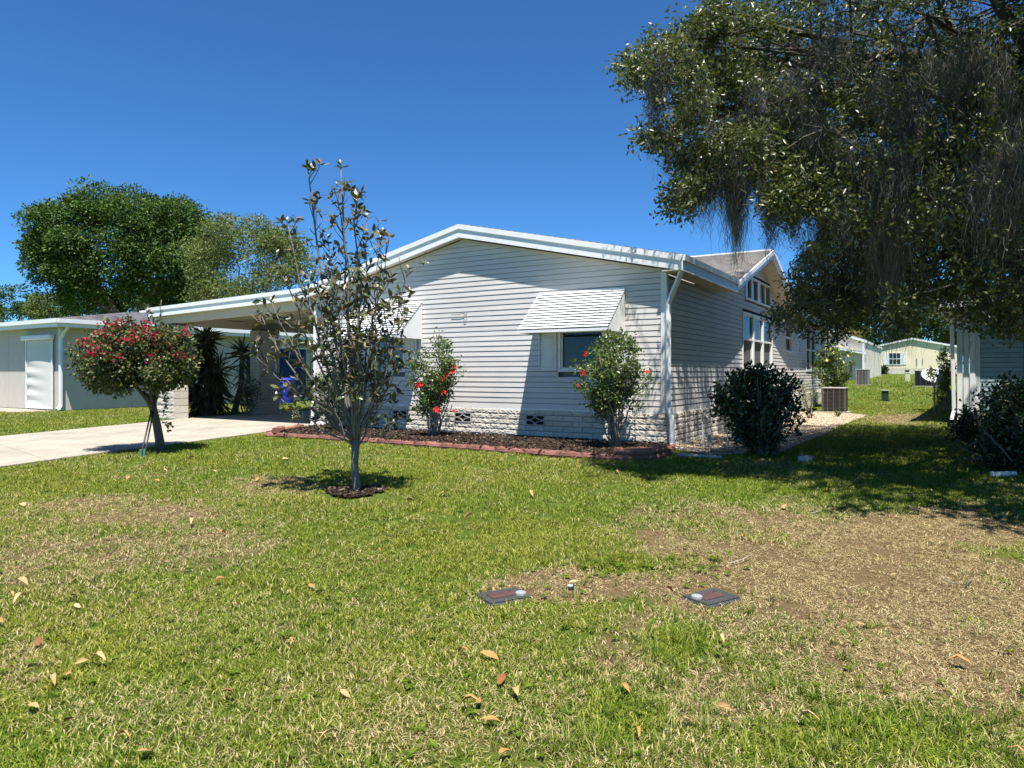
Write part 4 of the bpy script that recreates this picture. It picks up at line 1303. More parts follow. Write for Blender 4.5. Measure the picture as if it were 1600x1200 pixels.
box('skirting', 0.02, RW, 0.0, 0.12, -0.3, 0.37, M_BLOCK, rn_)
box('skirting', 0.02, 0.12, 0.121, RL, -0.3, 0.37, M_BLOCK, rn_)
box('window', 1.02, 2.56, -0.01, 0.1, 0.9, 2.4, M_WHITE, rn_)
box('pane', 1.10, 2.48, -0.02, -0.012, 0.98, 2.32, M_PANE, rn_)
box('fascia', -0.75, RW + 0.3, -0.5, -0.46, 2.95, 3.14, M_ALU, rn_)
box('side_fascia', -0.75, -0.71, -0.459, RL, 2.95, 3.14, M_ALU, rn_)
box('soffit', -0.709, RW + 0.3, -0.459, RL, 2.96, 2.99, M_SOFFIT, rn_)
prism('roof', [(-0.75, -0.5, 3.141), (RW / 2, -0.5, 4.2), (RW + 0.3, -0.5, 3.141)], (0, RL + 0.6, 0), M_SHING, rn_)
sweep_rect('downspout', [(-0.70, -0.42, 2.96), (-0.66, -0.36, 2.75), (-0.50, -0.13, 2.6), (-0.455, -0.09, 0.35), (-0.50, -0.14, 0.12)], 0.085, 0.07, M_ALU, rn_)

# ------------------------------------------------------------------ vegetation
M_BARK = simple('grey_bark', (0.15, 0.13, 0.105), 0.9, 0.1, 0.35, 14, 0.9, 40, 0.02)
M_TWIG = simple('pale_twig', (0.27, 0.245, 0.215), 0.85, 0.1, 0.3, 20, 0.3, 90, 0.004)
M_OAKB = simple('oak_bark', (0.095, 0.082, 0.07), 0.95, 0.05, 0.35, 10, 1.0, 22, 0.04)
L_OAK = leafmat('oak_leaf', [(0, (0.028, 0.038, 0.013)), (0.5, (0.085, 0.10, 0.03)), (0.85, (0.17, 0.175, 0.055)), (1, (0.32, 0.29, 0.12))], 0.38, 0.5, 0.22, (0.2, 0.28, 0.03))
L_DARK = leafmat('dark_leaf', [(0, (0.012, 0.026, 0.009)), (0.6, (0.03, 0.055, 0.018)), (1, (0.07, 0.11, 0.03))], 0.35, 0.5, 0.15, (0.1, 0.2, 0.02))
L_HIB = leafmat('hibiscus_leaf', [(0, (0.03, 0.06, 0.012)), (0.5, (0.075, 0.125, 0.026)), (0.85, (0.16, 0.22, 0.055)), (1, (0.30, 0.32, 0.10))], 0.35, 0.5, 0.25)
L_BOU = leafmat('bougainvillea_leaf', [(0, (0.018, 0.034, 0.012)), (0.5, (0.058, 0.082, 0.03)), (0.82, (0.15, 0.165, 0.055)), (1, (0.30, 0.18, 0.08))], 0.45, 0.4, 0.2)
L_BRACT = leafmat('crimson_bract', [(0, (0.30, 0.008, 0.03)), (0.5, (0.50, 0.016, 0.07)), (1, (0.62, 0.07, 0.10))], 0.6, 0.2, 0.35, (0.6, 0.03, 0.1))
L_BGT = leafmat('tree_leaf', [(0, (0.010, 0.028, 0.006)), (0.45, (0.032, 0.076, 0.012)), (0.85, (0.085, 0.15, 0.022)), (1, (0.19, 0.23, 0.05))], 0.55, 0.2, 0.15)
L_LIGHT = leafmat('light_leaf', [(0, (0.05, 0.075, 0.022)), (0.5, (0.11, 0.15, 0.04)), (0.9, (0.20, 0.23, 0.07)), (1, (0.28, 0.28, 0.11))], 0.5, 0.3, 0.3)
L_YUC = leafmat('yucca_leaf', [(0, (0.012, 0.022, 0.010)), (0.6, (0.035, 0.055, 0.022)), (0.9, (0.08, 0.11, 0.04)), (1, (0.16, 0.13, 0.07))], 0.4, 0.4, 0.1)
t = NT('spanish_moss'); k = t.ramp(t.attr('rnd'), [(0, (0.10, 0.095, 0.08)), (0.6, (0.20, 0.19, 0.155)), (1, (0.30, 0.285, 0.235))])
b_ = t.bsdf(k, 0.95, 0.05); tr = t.n('BsdfTranslucent'); t.l(k, tr.inputs[0]); mx = t.n('MixShader'); mx.inputs[0].default_value = 0.35
t.l(b_, mx.inputs[1]); t.l(tr.outputs[0], mx.inputs[2]); M_MOSS = t.done(mx.outputs[0])

def curve_pts(a, b, sag, n, g, jit=0.03):
    """bowed path from a to b"""
    a, b = Vector(a), Vector(b); L = (b - a).length
    return [a.lerp(b, i / n) + Vector((0, 0, sag * L * math.sin(math.pi * i / n))) + (Vector((g.gauss(0, 1), g.gauss(0, 1), g.gauss(0, 1))) * jit * L if 0 < i < n else Vector()) for i in range(n + 1)]

def bg_tree(name, label, base, crown, radii, lumps, lump_r, n, size, mat, seed, trunk_r=0.35, cat='tree', low=-0.55, group=None, limbs=7):
    """base: trunk foot; crown: centre; leaves sit on overlapping lumps"""
    g = np.random.default_rng(seed); gr = random.Random(seed)
    root = empty(name, base, 0, label, cat, group)
    C0 = Vector(crown) - Vector(base)
    d = unit(g.normal(size=(lumps * 4, 3))); d = d[d[:, 2] > low][:lumps]
    rr = g.uniform(0.5, 1.0, len(d)) ** 0.5
    cen = np.array(C0) + d * np.array(radii) * rr[:, None] * 0.86
    lr = lump_r * g.uniform(0.65, 1.25, len(d))
    pick = g.integers(0, len(d), n)
    q = unit(g.normal(size=(n, 3))); q[:, 2] = np.abs(q[:, 2]) * np.where(g.random(n) < 0.72, 1, -1)
    rad_ = lr[pick] * g.uniform(0.35, 1.06, n) ** 0.6
    pos = cen[pick] + q * rad_[:, None] * np.array([1, 1, 0.8])
    dirs = q * 0.6 + g.normal(size=(n, 3)) * 0.7
    leaf_cloud('crown', pos, dirs, size * g.uniform(0.6, 1.3, n), size * 0.55, mat, root, g.random(n) * 0.8 + 0.2 * g.random(len(d))[pick], nhint=q + np.array([0, -0.2, 0.5]), flat=0.5, rng=g)
    A = Acc(); fork = Vector((0, 0, max(1.0, (C0.z - radii[2]) * 0.85)))
    A.tube([(0, 0, -0.2), (0.03, 0, fork.z * 0.5), fork], [trunk_r * 1.3, trunk_r, trunk_r * 0.85], 9)
    for i in range(limbs):
        c = Vector(cen[gr.randrange(len(cen))])
        A.tube(curve_pts(fork - Vector((0, 0, 0.2)), c, 0.06, 5, gr), [trunk_r * 0.55, trunk_r * 0.45, trunk_r * 0.35, trunk_r * 0.24, trunk_r * 0.15, 0.03], 6)
    A.build('trunk', M_BARK, root, True)
    return root

# far trees
c = at(196, 398, 48); bg_tree('shade_tree', 'big round dark green tree rising behind the left house', (c.x + 0.3, 48, 0.2), c, (7.1, 5.5, 4.9), 190, 1.3, 80000, 0.225, L_BGT, 21, 0.42, low=-0.95)
c = at(388, 425, 40); bg_tree('loose_tree', 'paler loose tree behind the carport roof', (c.x, 40, 0.2), c, (3.9, 3.2, 3.3), 90, 0.95, 26000, 0.16, L_LIGHT, 22, 0.25, low=-0.95)
far = [(20, 478, 95, 4.5, 2.6, 23, L_BGT, 'low dark treetop at the far left edge'), (90, 483, 92, 3.6, 2.4, 24, L_LIGHT, 'small treetop just right of the far left one'), (135, 480, 90, 3.6, 2.6, 25, L_BGT, 'low treetop under the big round tree')]
for (px, py, d, rx_, rz2, sd, mt, lb) in far:
    c = at(px, py, d); bg_tree('far_tree', lb, (c.x, d, 0.2), c, (rx_, 3, rz2), 26, 1.1, 5000, 0.32, mt, sd, 0.3, group='far trees on the left', low=-0.9)
farR = [(1300, 500, 96, 5.5, 6.2, 31, L_LIGHT, 'leafy tree behind the pale gabled house'), (1372, 500, 104, 6.5, 7.0, 32, L_BGT, 'dark tree over the left end of the cream house'), (1450, 500, 108, 7.5, 7.4, 33, L_BGT, 'dark tree over the ridge of the cream house'),
        (1530, 505, 100, 6.5, 7.2, 34, L_LIGHT, 'tree behind the teal house roof'), (1610, 505, 100, 7, 7.4, 35, L_BGT, 'tree at the far right edge behind the oak')]
for (px, py, d, rx_, rz2, sd, mt, lb) in farR:
    c = at(px, py, d); bg_tree('far_tree', lb, (c.x, d, float(H(c.x, d))), c, (rx_, 5, rz2), 64, 1.7, 16000, 0.40, mt, sd, 0.35, group='trees beyond the back lawn', low=-0.9)
# yellowing palm by the pale house
g0 = ground_at(1322, 600); g0 = Vector((at(1318, 590, 50).x, 50, float(H(23, 50))))
pal = empty('palm', g0, 0, 'small yellowing palm behind the pale gabled house', 'palm')
A = Acc(); A.tube([(0, 0, 0), (0.05, 0, 1.6), (0, 0, 3.2)], [0.16, 0.12, 0.11], 8); A.build('trunk', M_BARK, pal, True)
pos = []; dr = []
g = np.random.default_rng(5)
for f in range(18):
    a = f * 2.399; el = g.uniform(-0.3, 1.1); L = g.uniform(1.2, 1.8)
    for i in range(14):
        s = i / 13; r = L * s
        p = np.array([math.cos(a) * r * math.cos(el), math.sin(a) * r * math.cos(el), 3.2 + r * math.sin(el) - 0.75 * s * s * L])
        for sd in (-1, 1):
            pos.append(p); dr.append([math.cos(a) * 0.5 - sd * math.sin(a), math.sin(a) * 0.5 + sd * math.cos(a), -0.5])
L_PALM = leafmat('palm_leaf', [(0, (0.08, 0.09, 0.02)), (0.5, (0.20, 0.17, 0.04)), (1, (0.34, 0.22, 0.06))], 0.5, 0.3, 0.3)
leaf_cloud('fronds', np.array(pos), np.array(dr), 0.5, 0.06, L_PALM, pal)

# ---------------------------------------------------------------- shrubs
def shrub(name, label, base, stems, prof, nleaf, L, W, mat, seed, spread=1.0, flowers=(), fl_mat=None, cat='shrub', bare=0.25, group=None, twig_mat=None, leaf_up=0.3, clump=12):
    """stems fan out from base; leaves cluster round the upper stems inside prof(z)->radius"""
    g = np.random.default_rng(seed); gr = random.Random(seed)
    root = empty(name, base, 0, label, cat, group)
    A = Acc(); tips = []; dirs0 = []
    zs = np.linspace(0, 1, 40); Hs = max(p[0] for p in prof)
    pr = lambda z: float(np.interp(z, [p[0] for p in prof], [p[1] for p in prof]))
    for s in range(stems):
        a = gr.uniform(0, 6.283); hz = Hs * gr.uniform(0.5, 0.98); r = pr(hz) * math.sqrt(gr.random()) * spread
        top = Vector((math.cos(a) * r, math.sin(a) * r, hz)); st = Vector((gr.gauss(0, 0.05), gr.gauss(0, 0.05), 0))
        pts = curve_pts(st, top, 0.03, 6, gr, 0.02)
        A.tube(pts, [0.013, 0.012, 0.011, 0.009, 0.007, 0.005, 0.003], 5)
        for i in range(5):
            f = gr.uniform(bare, 1.0); k = min(5, int(f * 6)); p = pts[k].lerp(pts[k + 1], f * 6 - k)
            d = Vector((gr.gauss(0, 1), gr.gauss(0, 1), gr.gauss(0.5, 0.6))); d.normalize()
            L_ = gr.uniform(0.12, 0.30); q = p + d * L_
            lim = pr(max(0, min(Hs, q.z)))
            rr = math.hypot(q.x, q.y)
            if rr > lim > 0: q.x *= lim / rr; q.y *= lim / rr
            A.tube([p, p.lerp(q, 0.5) + Vector((0, 0, 0.015)), q], [0.005, 0.004, 0.002], 4)
            tips += [q, p.lerp(q, 0.55)]; dirs0 += [d, d]
        tips.append(top); dirs0.append(Vector((0, 0, 1)))
    A.build('stems', twig_mat or M_TWIG, root, True)
    T = np.array([tuple(v) for v in tips]); Dn = np.array([tuple(v) for v in dirs0])
    k = g.integers(0, len(T), nleaf)
    pos = T[k] + g.normal(size=(nleaf, 3)) * 0.055 - Dn[k] * g.uniform(0, 0.10, (nleaf, 1))
    dirs = g.normal(size=(nleaf, 3)) + Dn[k] * 0.6 + np.array([0, 0, leaf_up])
    leaf_cloud('foliage', pos, dirs, L * g.uniform(0.6, 1.25, nleaf), W * g.uniform(0.7, 1.2, nleaf), mat, root, nhint=np.array([[0.1, -0.5, 1.0]]) + 0 * pos, flat=0.35, rng=g)
    for (px, py, dd, sz) in flowers:
        P = at(px, py, base.y + dd) - base
        fl = Acc(); gg = random.Random(int(px * 7 + py))
        ax = Vector((gg.gauss(0, 0.5), -0.9, gg.gauss(0.3, 0.3))); ax.normalize()
        e1 = ax.orthogonal().normalized(); e2 = ax.cross(e1)
        for i in range(5):
            w = i * 1.2566 + gg.random() * 0.3
            u_ = e1 * math.cos(w) + e2 * math.sin(w); v_ = ax.cross(u_)
            fl.add([P, P + (u_ * 0.55 + v_ * 0.42 + ax * 0.25) * sz, P + (u_ * 1.0 + v_ * 0.25 + ax * 0.12 * gg.random()) * sz, P + (u_ * 1.0 - v_ * 0.25 + ax * 0.1) * sz, P + (u_ * 0.55 - v_ * 0.42 + ax * 0.25) * sz],
                   [(0, 1, 2), (0, 2, 3), (0, 3, 4)])
        fo = fl.build('flower', fl_mat, root)
        st_ = Acc(); st_.tube([P, P + ax * sz * 0.95], 0.004, 4); st_.build('stamen', fl_mat, fo)
    return root
M_FLR = simple('red_petal', (0.62, 0.028, 0.022), 0.6, 0.2, 0.15, 30)
M_FLY = simple('yellow_petal', (0.72, 0.62, 0.16), 0.6, 0.2, 0.1, 30)
b = ground_at(960, 706); b.z += 0.08
shrub('hibiscus', 'leafy hibiscus with red blooms in front of the right awning window', b, 34, [(0, 0.16), (0.4, 0.42), (0.9, 0.62), (1.5, 0.72), (1.78, 0.55), (1.9, 0.1)], 6200, 0.062, 0.040, L_HIB, 41,
      flowers=[(914, 553, -.25, .052), (935, 566, -.2, .05), (911, 582, -.3, .055), (903, 602, -.1, .03), (1011, 581, -.1, .038)], fl_mat=M_FLR, bare=0.42)
b = ground_at(678, 688); b.z += 0.08
shrub('hibiscus', 'tall narrow hibiscus with red blooms between the two front windows', b, 24, [(0, 0.12), (0.4, 0.42), (0.9, 0.52), (1.4, 0.52), (1.75, 0.42), (1.92, 0.1)], 4600, 0.060, 0.038, L_HIB, 42,
      flowers=[(709, 572, -.3, .05), (707, 580, -.3, .055), (697, 586, -.3, .06), (653, 601, -.35, .06), (658, 600, -.3, .05), (693, 613, -.3, .055), (682, 640, -.35, .065), (709, 642, -.2, .035), (690, 592, -.35, .045), (615, 568, -.6, .05)], fl_mat=M_FLR, bare=0.35)
b = ground_at(522, 676); b.z += 0.08
shrub('hibiscus', 'green shrub behind the magnolia at the left end of the bed', b, 22, [(0, 0.15), (0.5, 0.5), (1.1, 0.6), (1.6, 0.45), (1.75, 0.1)], 4200, 0.060, 0.038, L_HIB, 43, bare=0.2)
b = Vector((ground_at(1190, 712).x, ground_at(1190, 712).y, 0.2))
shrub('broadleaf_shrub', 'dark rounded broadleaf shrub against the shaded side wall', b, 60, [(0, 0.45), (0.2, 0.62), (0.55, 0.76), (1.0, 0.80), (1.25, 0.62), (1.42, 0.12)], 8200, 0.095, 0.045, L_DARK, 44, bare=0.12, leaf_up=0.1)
b = ground_at(1312, 640); b = Vector((at(1300, 600, 25.5).x, 25.5, float(H(11.6, 25.5))))
shrub('flowering_shrub', 'tall yellow flowering shrub above the air conditioner', b, 26, [(0, 0.2), (0.6, 0.7), (1.4, 1.0), (2.1, 0.8), (2.4, 0.2)], 4200, 0.11, 0.05, L_HIB, 45,
      flowers=[(1303, 551, -.6, .06), (1325, 556, -.6, .055), (1313, 541, -.3, .05), (1292, 563, -.7, .05), (1331, 545, -.3, .05), (1298, 545, -.5, .05), (1318, 566, -.7, .05)], fl_mat=M_FLY, bare=0.3)
b = ground_at(1266, 655)
shrub('spindly_shrub', 'thin bare stemmed shrub left of the air conditioner', b, 9, [(0, 0.08), (0.6, 0.30), (1.3, 0.5), (1.6, 0.3)], 320, 0.07, 0.03, L_LIGHT, 46, bare=0.4)
b = ground_at(398, 652)
shrub('dark_shrub', 'small dark shrub left of the grey carport pillar', b + Vector((-0.25, 0.2, 0)), 12, [(0, 0.12), (0.4, 0.3), (0.9, 0.4), (1.2, 0.25)], 900, 0.09, 0.04, L_DARK, 47, bare=0.2)
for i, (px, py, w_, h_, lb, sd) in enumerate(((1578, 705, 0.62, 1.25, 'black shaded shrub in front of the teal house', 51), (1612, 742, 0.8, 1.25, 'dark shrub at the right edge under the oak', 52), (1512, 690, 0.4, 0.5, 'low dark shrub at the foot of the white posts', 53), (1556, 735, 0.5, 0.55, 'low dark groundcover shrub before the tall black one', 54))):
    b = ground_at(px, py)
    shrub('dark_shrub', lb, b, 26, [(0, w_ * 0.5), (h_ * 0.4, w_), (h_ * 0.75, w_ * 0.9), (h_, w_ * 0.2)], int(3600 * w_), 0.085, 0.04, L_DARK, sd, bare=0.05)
b = Vector((at(1474, 600, 22.5).x, 22.5, 0.22))
shrub('pale_shrub', 'sunlit leafy shrub behind the satellite dish', b, 14, [(0, 0.2), (0.7, 0.4), (1.6, 0.45), (2.2, 0.2)], 1500, 0.10, 0.05, L_LIGHT, 55, bare=0.2)
g_ = ground_at(1306, 652)
pos = np.tile(np.array([[0, 0, 0.0]]), (22, 1)); gg = np.random.default_rng(9)
d = np.column_stack([gg.normal(0, 0.6, 22), gg.normal(0, 0.6, 22), np.ones(22)])
o = leaf_cloud('strappy_plant', pos, d, gg.uniform(0.15, 0.3, 22), 0.03, L_HIB); o.location = g_ + Vector((0, -0.1, 0.02)); tag(o, 'small strappy green plant in gravel before the air conditioner', 'plant')

# ---------------------------------------------------------------- yuccas beside the carport
def yucca(name, label, base, heads, seed, skirt, L=0.62):
    g = np.random.default_rng(seed); gr = random.Random(seed)
    root = empty(name, base, 0, label, 'yucca')
    A = Acc(); pos = []; dr = []; ln = []; rn = []
    for (path, n, down) in heads:
        pts = [Vector(p) for p in path]
        A.tube(pts, [0.11 - 0.04 * i / (len(pts) - 1) for i in range(len(pts))], 8)
        top = pts[-1]
        for i in range(n):
            el = gr.uniform(-0.35, 1.45); a = gr.uniform(0, 6.283)
            pos.append(top + Vector((0, 0, gr.uniform(-0.25, 0.05)))); dr.append((math.cos(a) * math.cos(el), math.sin(a) * math.cos(el), math.sin(el))); ln.append(L * gr.uniform(0.7, 1.15)); rn.append(gr.random())
        for i in range(down):
            f = gr.random() ** 0.8; kk_ = f * (len(pts) - 1); k0 = min(len(pts) - 2, int(kk_)); p = pts[k0].lerp(pts[k0 + 1], kk_ - k0)
            a = gr.uniform(0, 6.283); el = gr.uniform(-1.35, -0.35)
            pos.append(p); dr.append((math.cos(a) * math.cos(el), math.sin(a) * math.cos(el), math.sin(el))); ln.append(L * gr.uniform(0.7, 1.2)); rn.append(gr.random() * 0.75)
    A.build('trunk', M_BARK, root, True)
    pos = np.array([tuple(p) for p in pos])
    leaf_cloud('leaf_rosettes', pos, np.array(dr), np.array(ln), 0.045, L_YUC, root, np.array(rn), droop=0.12, rng=g)
    return root
b = ground_at(322, 651)
yucca('yucca', 'big shaggy yucca with dead leaf skirt beside the driveway', b, [([(0, 0, 0), (0.03, 0, 0.9), (0.0, 0, 1.75), (0.02, 0, 2.45)], 90, 520), ([(0.1, 0.1, 0), (0.32, 0.1, 0.7), (0.36, 0.1, 1.5)], 60, 260), ([(-0.1, 0, 0), (-0.35, 0, 0.6), (-0.42, 0, 1.15)], 50, 200)], 61, True)
b = ground_at(365, 648)
yucca('yucca', 'smaller yucca leaning from a bare curved trunk', b, [([(0, 0, 0), (0.12, 0, 0.45), (0.24, 0, 0.95), (0.26, 0, 1.6), (0.28, 0, 2.0)], 80, 60)], 62, False)

# ---------------------------------------------------------------- bougainvillea standard
b = ground_at(253, 705)
bo = empty('bougainvillea', b, 0, 'round headed bougainvillea tree with crimson blooms beside the driveway', 'tree')
A = Acc(); gr = random.Random(71)
def rel(px, py, d): return at(px, py, d) - b
D0 = b.y
fork = rel(238, 632, D0 - 0.1)
A.tube([(0, 0, -0.05), rel(249, 685, D0), rel(245, 662, D0 - 0.05), fork], [0.085, 0.07, 0.065, 0.06], 9)
for (px, py, dd, r) in ((222, 612, -0.2, .05), (212, 604, -0.35, .035), (246, 600, 0.15, .04), (190, 575, -0.5, .02), (260, 560, 0.3, .02), (225, 560, -0.6, .02), (230, 540, 0.4, .02)):
    A.tube([fork - Vector((0, 0, 0.05)), fork.lerp(rel(px, py, D0 + dd), 0.5) + Vector((0.02, 0, -0.03)), rel(px, py, D0 + dd)], [r * 1.1, r, r * 0.7], 7)
A.build('trunk', M_BARK, bo, True)
g = np.random.default_rng(72)
cc = np.array(rel(216, 562, D0 - 0.2)); RX, RY, RZ_ = 0.90, 0.86, 0.64
nl = 150
d = unit(g.normal(size=(nl * 3, 3))); d = d[d[:, 2] > -0.9][:nl]
cen = cc + d * np.array([RX, RY, RZ_]) * g.uniform(0.45, 0.95, (len(d), 1))
cen[:, 2] = np.maximum(cen[:, 2], cc[2] - 0.45 + 0.1 * g.random(len(d)))
n = 21000; pk = g.integers(0, len(cen), n); q = unit(g.normal(size=(n, 3)))
pos = cen[pk] + q * (0.19 * g.random((n, 1)) ** 0.5)
leaf_cloud('crown', pos, q * 0.7 + g.normal(size=(n, 3)) * 0.6, 0.064 * g.uniform(0.6, 1.25, n), 0.046, L_BOU, bo, nhint=q + np.array([0, -0.2, 0.6]), flat=0.45, rng=g)
top = [c_ for c_ in cen if c_[2] > cc[2] - 0.05 and c_[1] < cc[1] + 0.35]
bp = []
for i in range(58):
    c_ = top[g.integers(0, len(top))] + g.normal(size=3) * 0.05 + unit(np.array([0, -1, 0.6])) * 0.16
    m = g.integers(10, 26)
    bp.append(c_ + g.normal(size=(m, 3)) * np.array([0.055, 0.04, 0.045]))
bp = np.concatenate(bp); n = len(bp)
leaf_cloud('blooms', bp, g.normal(size=(n, 3)), 0.045 * g.uniform(0.7, 1.3, n), 0.040, L_BRACT, bo, rng=g)
sp = []; sd_ = []
A = Acc()
for (px, py, qx, qy) in ((232, 500, 226, 474), (250, 500, 252, 468), (180, 510, 163, 496), (240, 505, 236, 484), (290, 520, 300, 508), (205, 505, 200, 488), (128, 540, 118, 533), (255, 650, 265, 600), (257, 660, 263, 672), (262, 640, 256, 615), (262, 660, 268, 665)):
    p, q_ = rel(px, py, D0 - 0.3), rel(qx, qy, D0 - 0.35)
    A.tube([p, q_], [0.006, 0.003], 4)
    for i in range(14):
        sp.append(np.array(p.lerp(q_, g.random()))); sd_.append(g.normal(size=3))
A.build('shoots', M_TWIG, bo, True)
leaf_cloud('shoot_leaves', np.array(sp), np.array(sd_), 0.06, 0.042, L_BOU, bo, rng=g)
# two dark stakes tied to it
for (px, py, qx, qy, lb) in ((218, 716, 237, 640, 'left of two dark stakes leaning on the bougainvillea'), (224, 715, 240, 642, 'right of two dark stakes leaning on the bougainvillea')):
    p = ground_at(px, py); q_ = at(qx, qy, D0 - 0.12)
    s = thing_tube('tree_stake', [p - Vector((0, 0, 0.05)), q_], 0.013, M_BLACK, lb, 'stake'); s['group'] = 'stakes propping the bougainvillea'
    a_ = Acc(); m_ = Vector(p).lerp(q_, 0.06) - (p - Vector((0, 0, 0.05))); a_.tube([m_ * 0.2, m_ * 1.9], 0.022, 8); a_.build('foot_sleeve', simple('green_sleeve', (0.02, 0.10, 0.07)), s)

# ---------------------------------------------------------------- magnolia in the lawn
b = ground_at(557, 769); D0 = b.y
mg = empty('magnolia', b, 0, 'slender sparse magnolia tree standing in the front lawn', 'tree')
gr = random.Random(81); g = np.random.default_rng(82)
A = Acc()
f0 = rel(556, 690, D0)
A.tube([(0, 0, -0.06), rel(557.5, 760, D0), rel(554, 725, D0), f0 + Vector((0, 0, 0.02))], [0.062, 0.047, 0.042, 0.046], 10)
tips = [(480, 258, .15), (532, 256, -.1), (527, 290, .2), (556, 302, -.2), (573, 338, .1), (604, 372, -.15), (598, 360, .25), (638, 420, -.1), (641, 455, .15), (448, 345, -.15), (432, 395, .1), (424, 470, -.2), (408, 492, .2), (398, 545, -.1),
        (432, 618, -.2), (615, 660, -.15), (602, 545, .2), (565, 425, -.4), (512, 372, .35), (486, 430, -.35), (540, 445, .45), (590, 450, -.4), (462, 535, -.45), (505, 500, .5), (560, 520, -.55), (625, 500, -.35), (470, 600, .3), (610, 600, .4), (632, 545, -.1), (520, 420, -.5)]
leafpos = []; leafdir = []; leafsz = []
for (px, py, dd) in tips:
    T = rel(px, py, D0 + dd)
    z0 = f0 + Vector((gr.gauss(0, 0.01), gr.gauss(0, 0.01), gr.uniform(-0.12, 0.05)))
    # branches leave steeply outward, then climb
    mid = z0.lerp(T, 0.45) + Vector((0.10 * (T.x - z0.x), 0.1 * (T.y - z0.y), -0.06 * abs(T.x - z0.x)))
    pts = []
    nn_ = 8
    for i in range(nn_ + 1):
        s = i / nn_
        p = z0 * (1 - s) ** 2 + mid * 2 * s * (1 - s) + T * s ** 2
        pts.append(p + (Vector((gr.gauss(0, 1), gr.gauss(0, 1), gr.gauss(0, 1))) * 0.022 if 0 < i < nn_ else Vector()))
    Lb = sum((pts[i + 1] - pts[i]).length for i in range(nn_))
    r0 = 0.007 + 0.0062 * Lb * (0.5 if gr.random() < 0.6 else 1.0)
    A.tube(pts, [r0 * (1 - 0.78 * i / nn_) for i in range(nn_ + 1)], 6)
    twigs = [(pts[-1], pts[-1] - pts[-2])]
    for i in range(int(4 + Lb * 5.5)):
        s = gr.uniform(0.3, 0.97); k = min(nn_ - 1, int(s * nn_)); p = pts[k].lerp(pts[k + 1], s * nn_ - k)
        ax = (pts[k + 1] - pts[k]).normalized()
        o_ = Vector((gr.gauss(0, 1), gr.gauss(0, 1), gr.gauss(0, 0.5))); o_ -= ax * o_.dot(ax); o_.normalize()
        d = (ax * 0.85 + o_ * 0.75 + Vector((0, 0, 0.25))).normalized(); L_ = gr.uniform(0.12, 0.42) * (1.15 - 0.45 * s)
        e = p + d * L_ + Vector((0, 0, 0.05 * L_))
        A.tube([p, p.lerp(e, 0.5) + o_ * 0.015, e], [0.0065, 0.005, 0.0035], 5)
        twigs.append((e, e - p))
    for (e, dv) in twigs:
        dv = Vector(dv).normalized()
        if e.z < 0.55 and gr.random() < 0.6: continue
        if gr.random() < (0.16 if e.z > 2.2 else 0.15): continue
        m = gr.randint(4, 7)
        for j in range(m):
            w = j * 2.4 + gr.random(); e1 = dv.orthogonal().normalized(); e2 = dv.cross(e1)
            d = dv * gr.uniform(0.1, 0.9) + (e1 * math.cos(w) + e2 * math.sin(w)) * gr.uniform(0.6, 1.0) + Vector((0, 0, gr.uniform(-0.45, 0.25)))
            leafpos.append(tuple(e - dv * gr.uniform(0, 0.07))); leafdir.append(tuple(d.normalized())); leafsz.append(gr.uniform(0.06, 0.118))
A.build('trunk', simple('magnolia_bark', (0.19, 0.172, 0.148), 0.9, 0.1, 0.35, 22, 0.7, 60, 0.008), mg, True)
t = NT('magnolia_leaf')
geo = t.n('NewGeometry')
rndm = t.objrnd()
kf = t.ramp(rndm, [(0, (0.03, 0.05, 0.016)), (0.5, (0.085, 0.105, 0.034)), (0.85, (0.17, 0.17, 0.055)), (1, (0.38, 0.30, 0.06))])
kb = t.ramp(rndm, [(0, (0.10, 0.075, 0.04)), (0.6, (0.19, 0.13, 0.07)), (1, (0.30, 0.27, 0.10))])
kk2 = t.mix(geo.outputs['Backfacing'], kf, kb)
bb = t.bsdf(kk2, 0.3, 0.55); trn = t.n('BsdfTranslucent'); t.l(t.mix(0.5, kk2, (0.25, 0.28, 0.04)), trn.inputs[0]); mx = t.n('MixShader'); mx.inputs[0].default_value = 0.15
t.l(bb, mx.inputs[1]); t.l(trn.outputs[0], mx.inputs[2]); M_MAGL = t.done(mx.outputs[0])
def mag_leaf(seed):
    gg = random.Random(seed); V = []; Fc = []
    for i, (s, w) in enumerate(((0, 0.02), (0.25, 0.36), (0.5, 0.46), (0.78, 0.32), (1, 0.0))):
        z = -0.16 * s * s + gg.gauss(0, 0.012)
        V += [(s, -w * 0.5, z + 0.07 * w), (s, 0, z - 0.02), (s, w * 0.5, z + 0.07 * w)]
    for i in range(4):
        a = i * 3
        Fc += [(a, a + 3, a + 4, a + 1), (a + 1, a + 4, a + 5, a + 2)]
    me = mesh('magnolia_leaf', V, Fc); me.materials.append(M_MAGL)
    for p in me.polygons: p.use_smooth = True
    return me
MAG = [mag_leaf(i) for i in range(4)]
def leaf_matrix(p, d, s, roll):
    d = Vector(d); q = d.to_track_quat('X', 'Z')
    return Matrix.Translation(p) @ q.to_matrix().to_4x4() @ Matrix.Rotation(roll, 4, 'X') @ Matrix.Diagonal((s, s, s, 1))
order = sorted(range(len(leafpos)), key=lambda i: -leafsz[i])
rest = Acc()
for r_, i in enumerate(order):
    M_ = leaf_matrix(leafpos[i], leafdir[i], leafsz[i], gr.gauss(0, 0.6) + (math.pi if gr.random() < 0.25 else 0))
    if r_ < 298:
        o = link('leaf', gr.choice(MAG), None, mg); o.matrix_local = M_
    else:
        me = gr.choice(MAG)
        rest.add([M_ @ v.co for v in me.vertices], [tuple(p.vertices) for p in me.polygons])
t = NT('magnolia_small_leaf'); n_ = t.noise(4.0, 2)
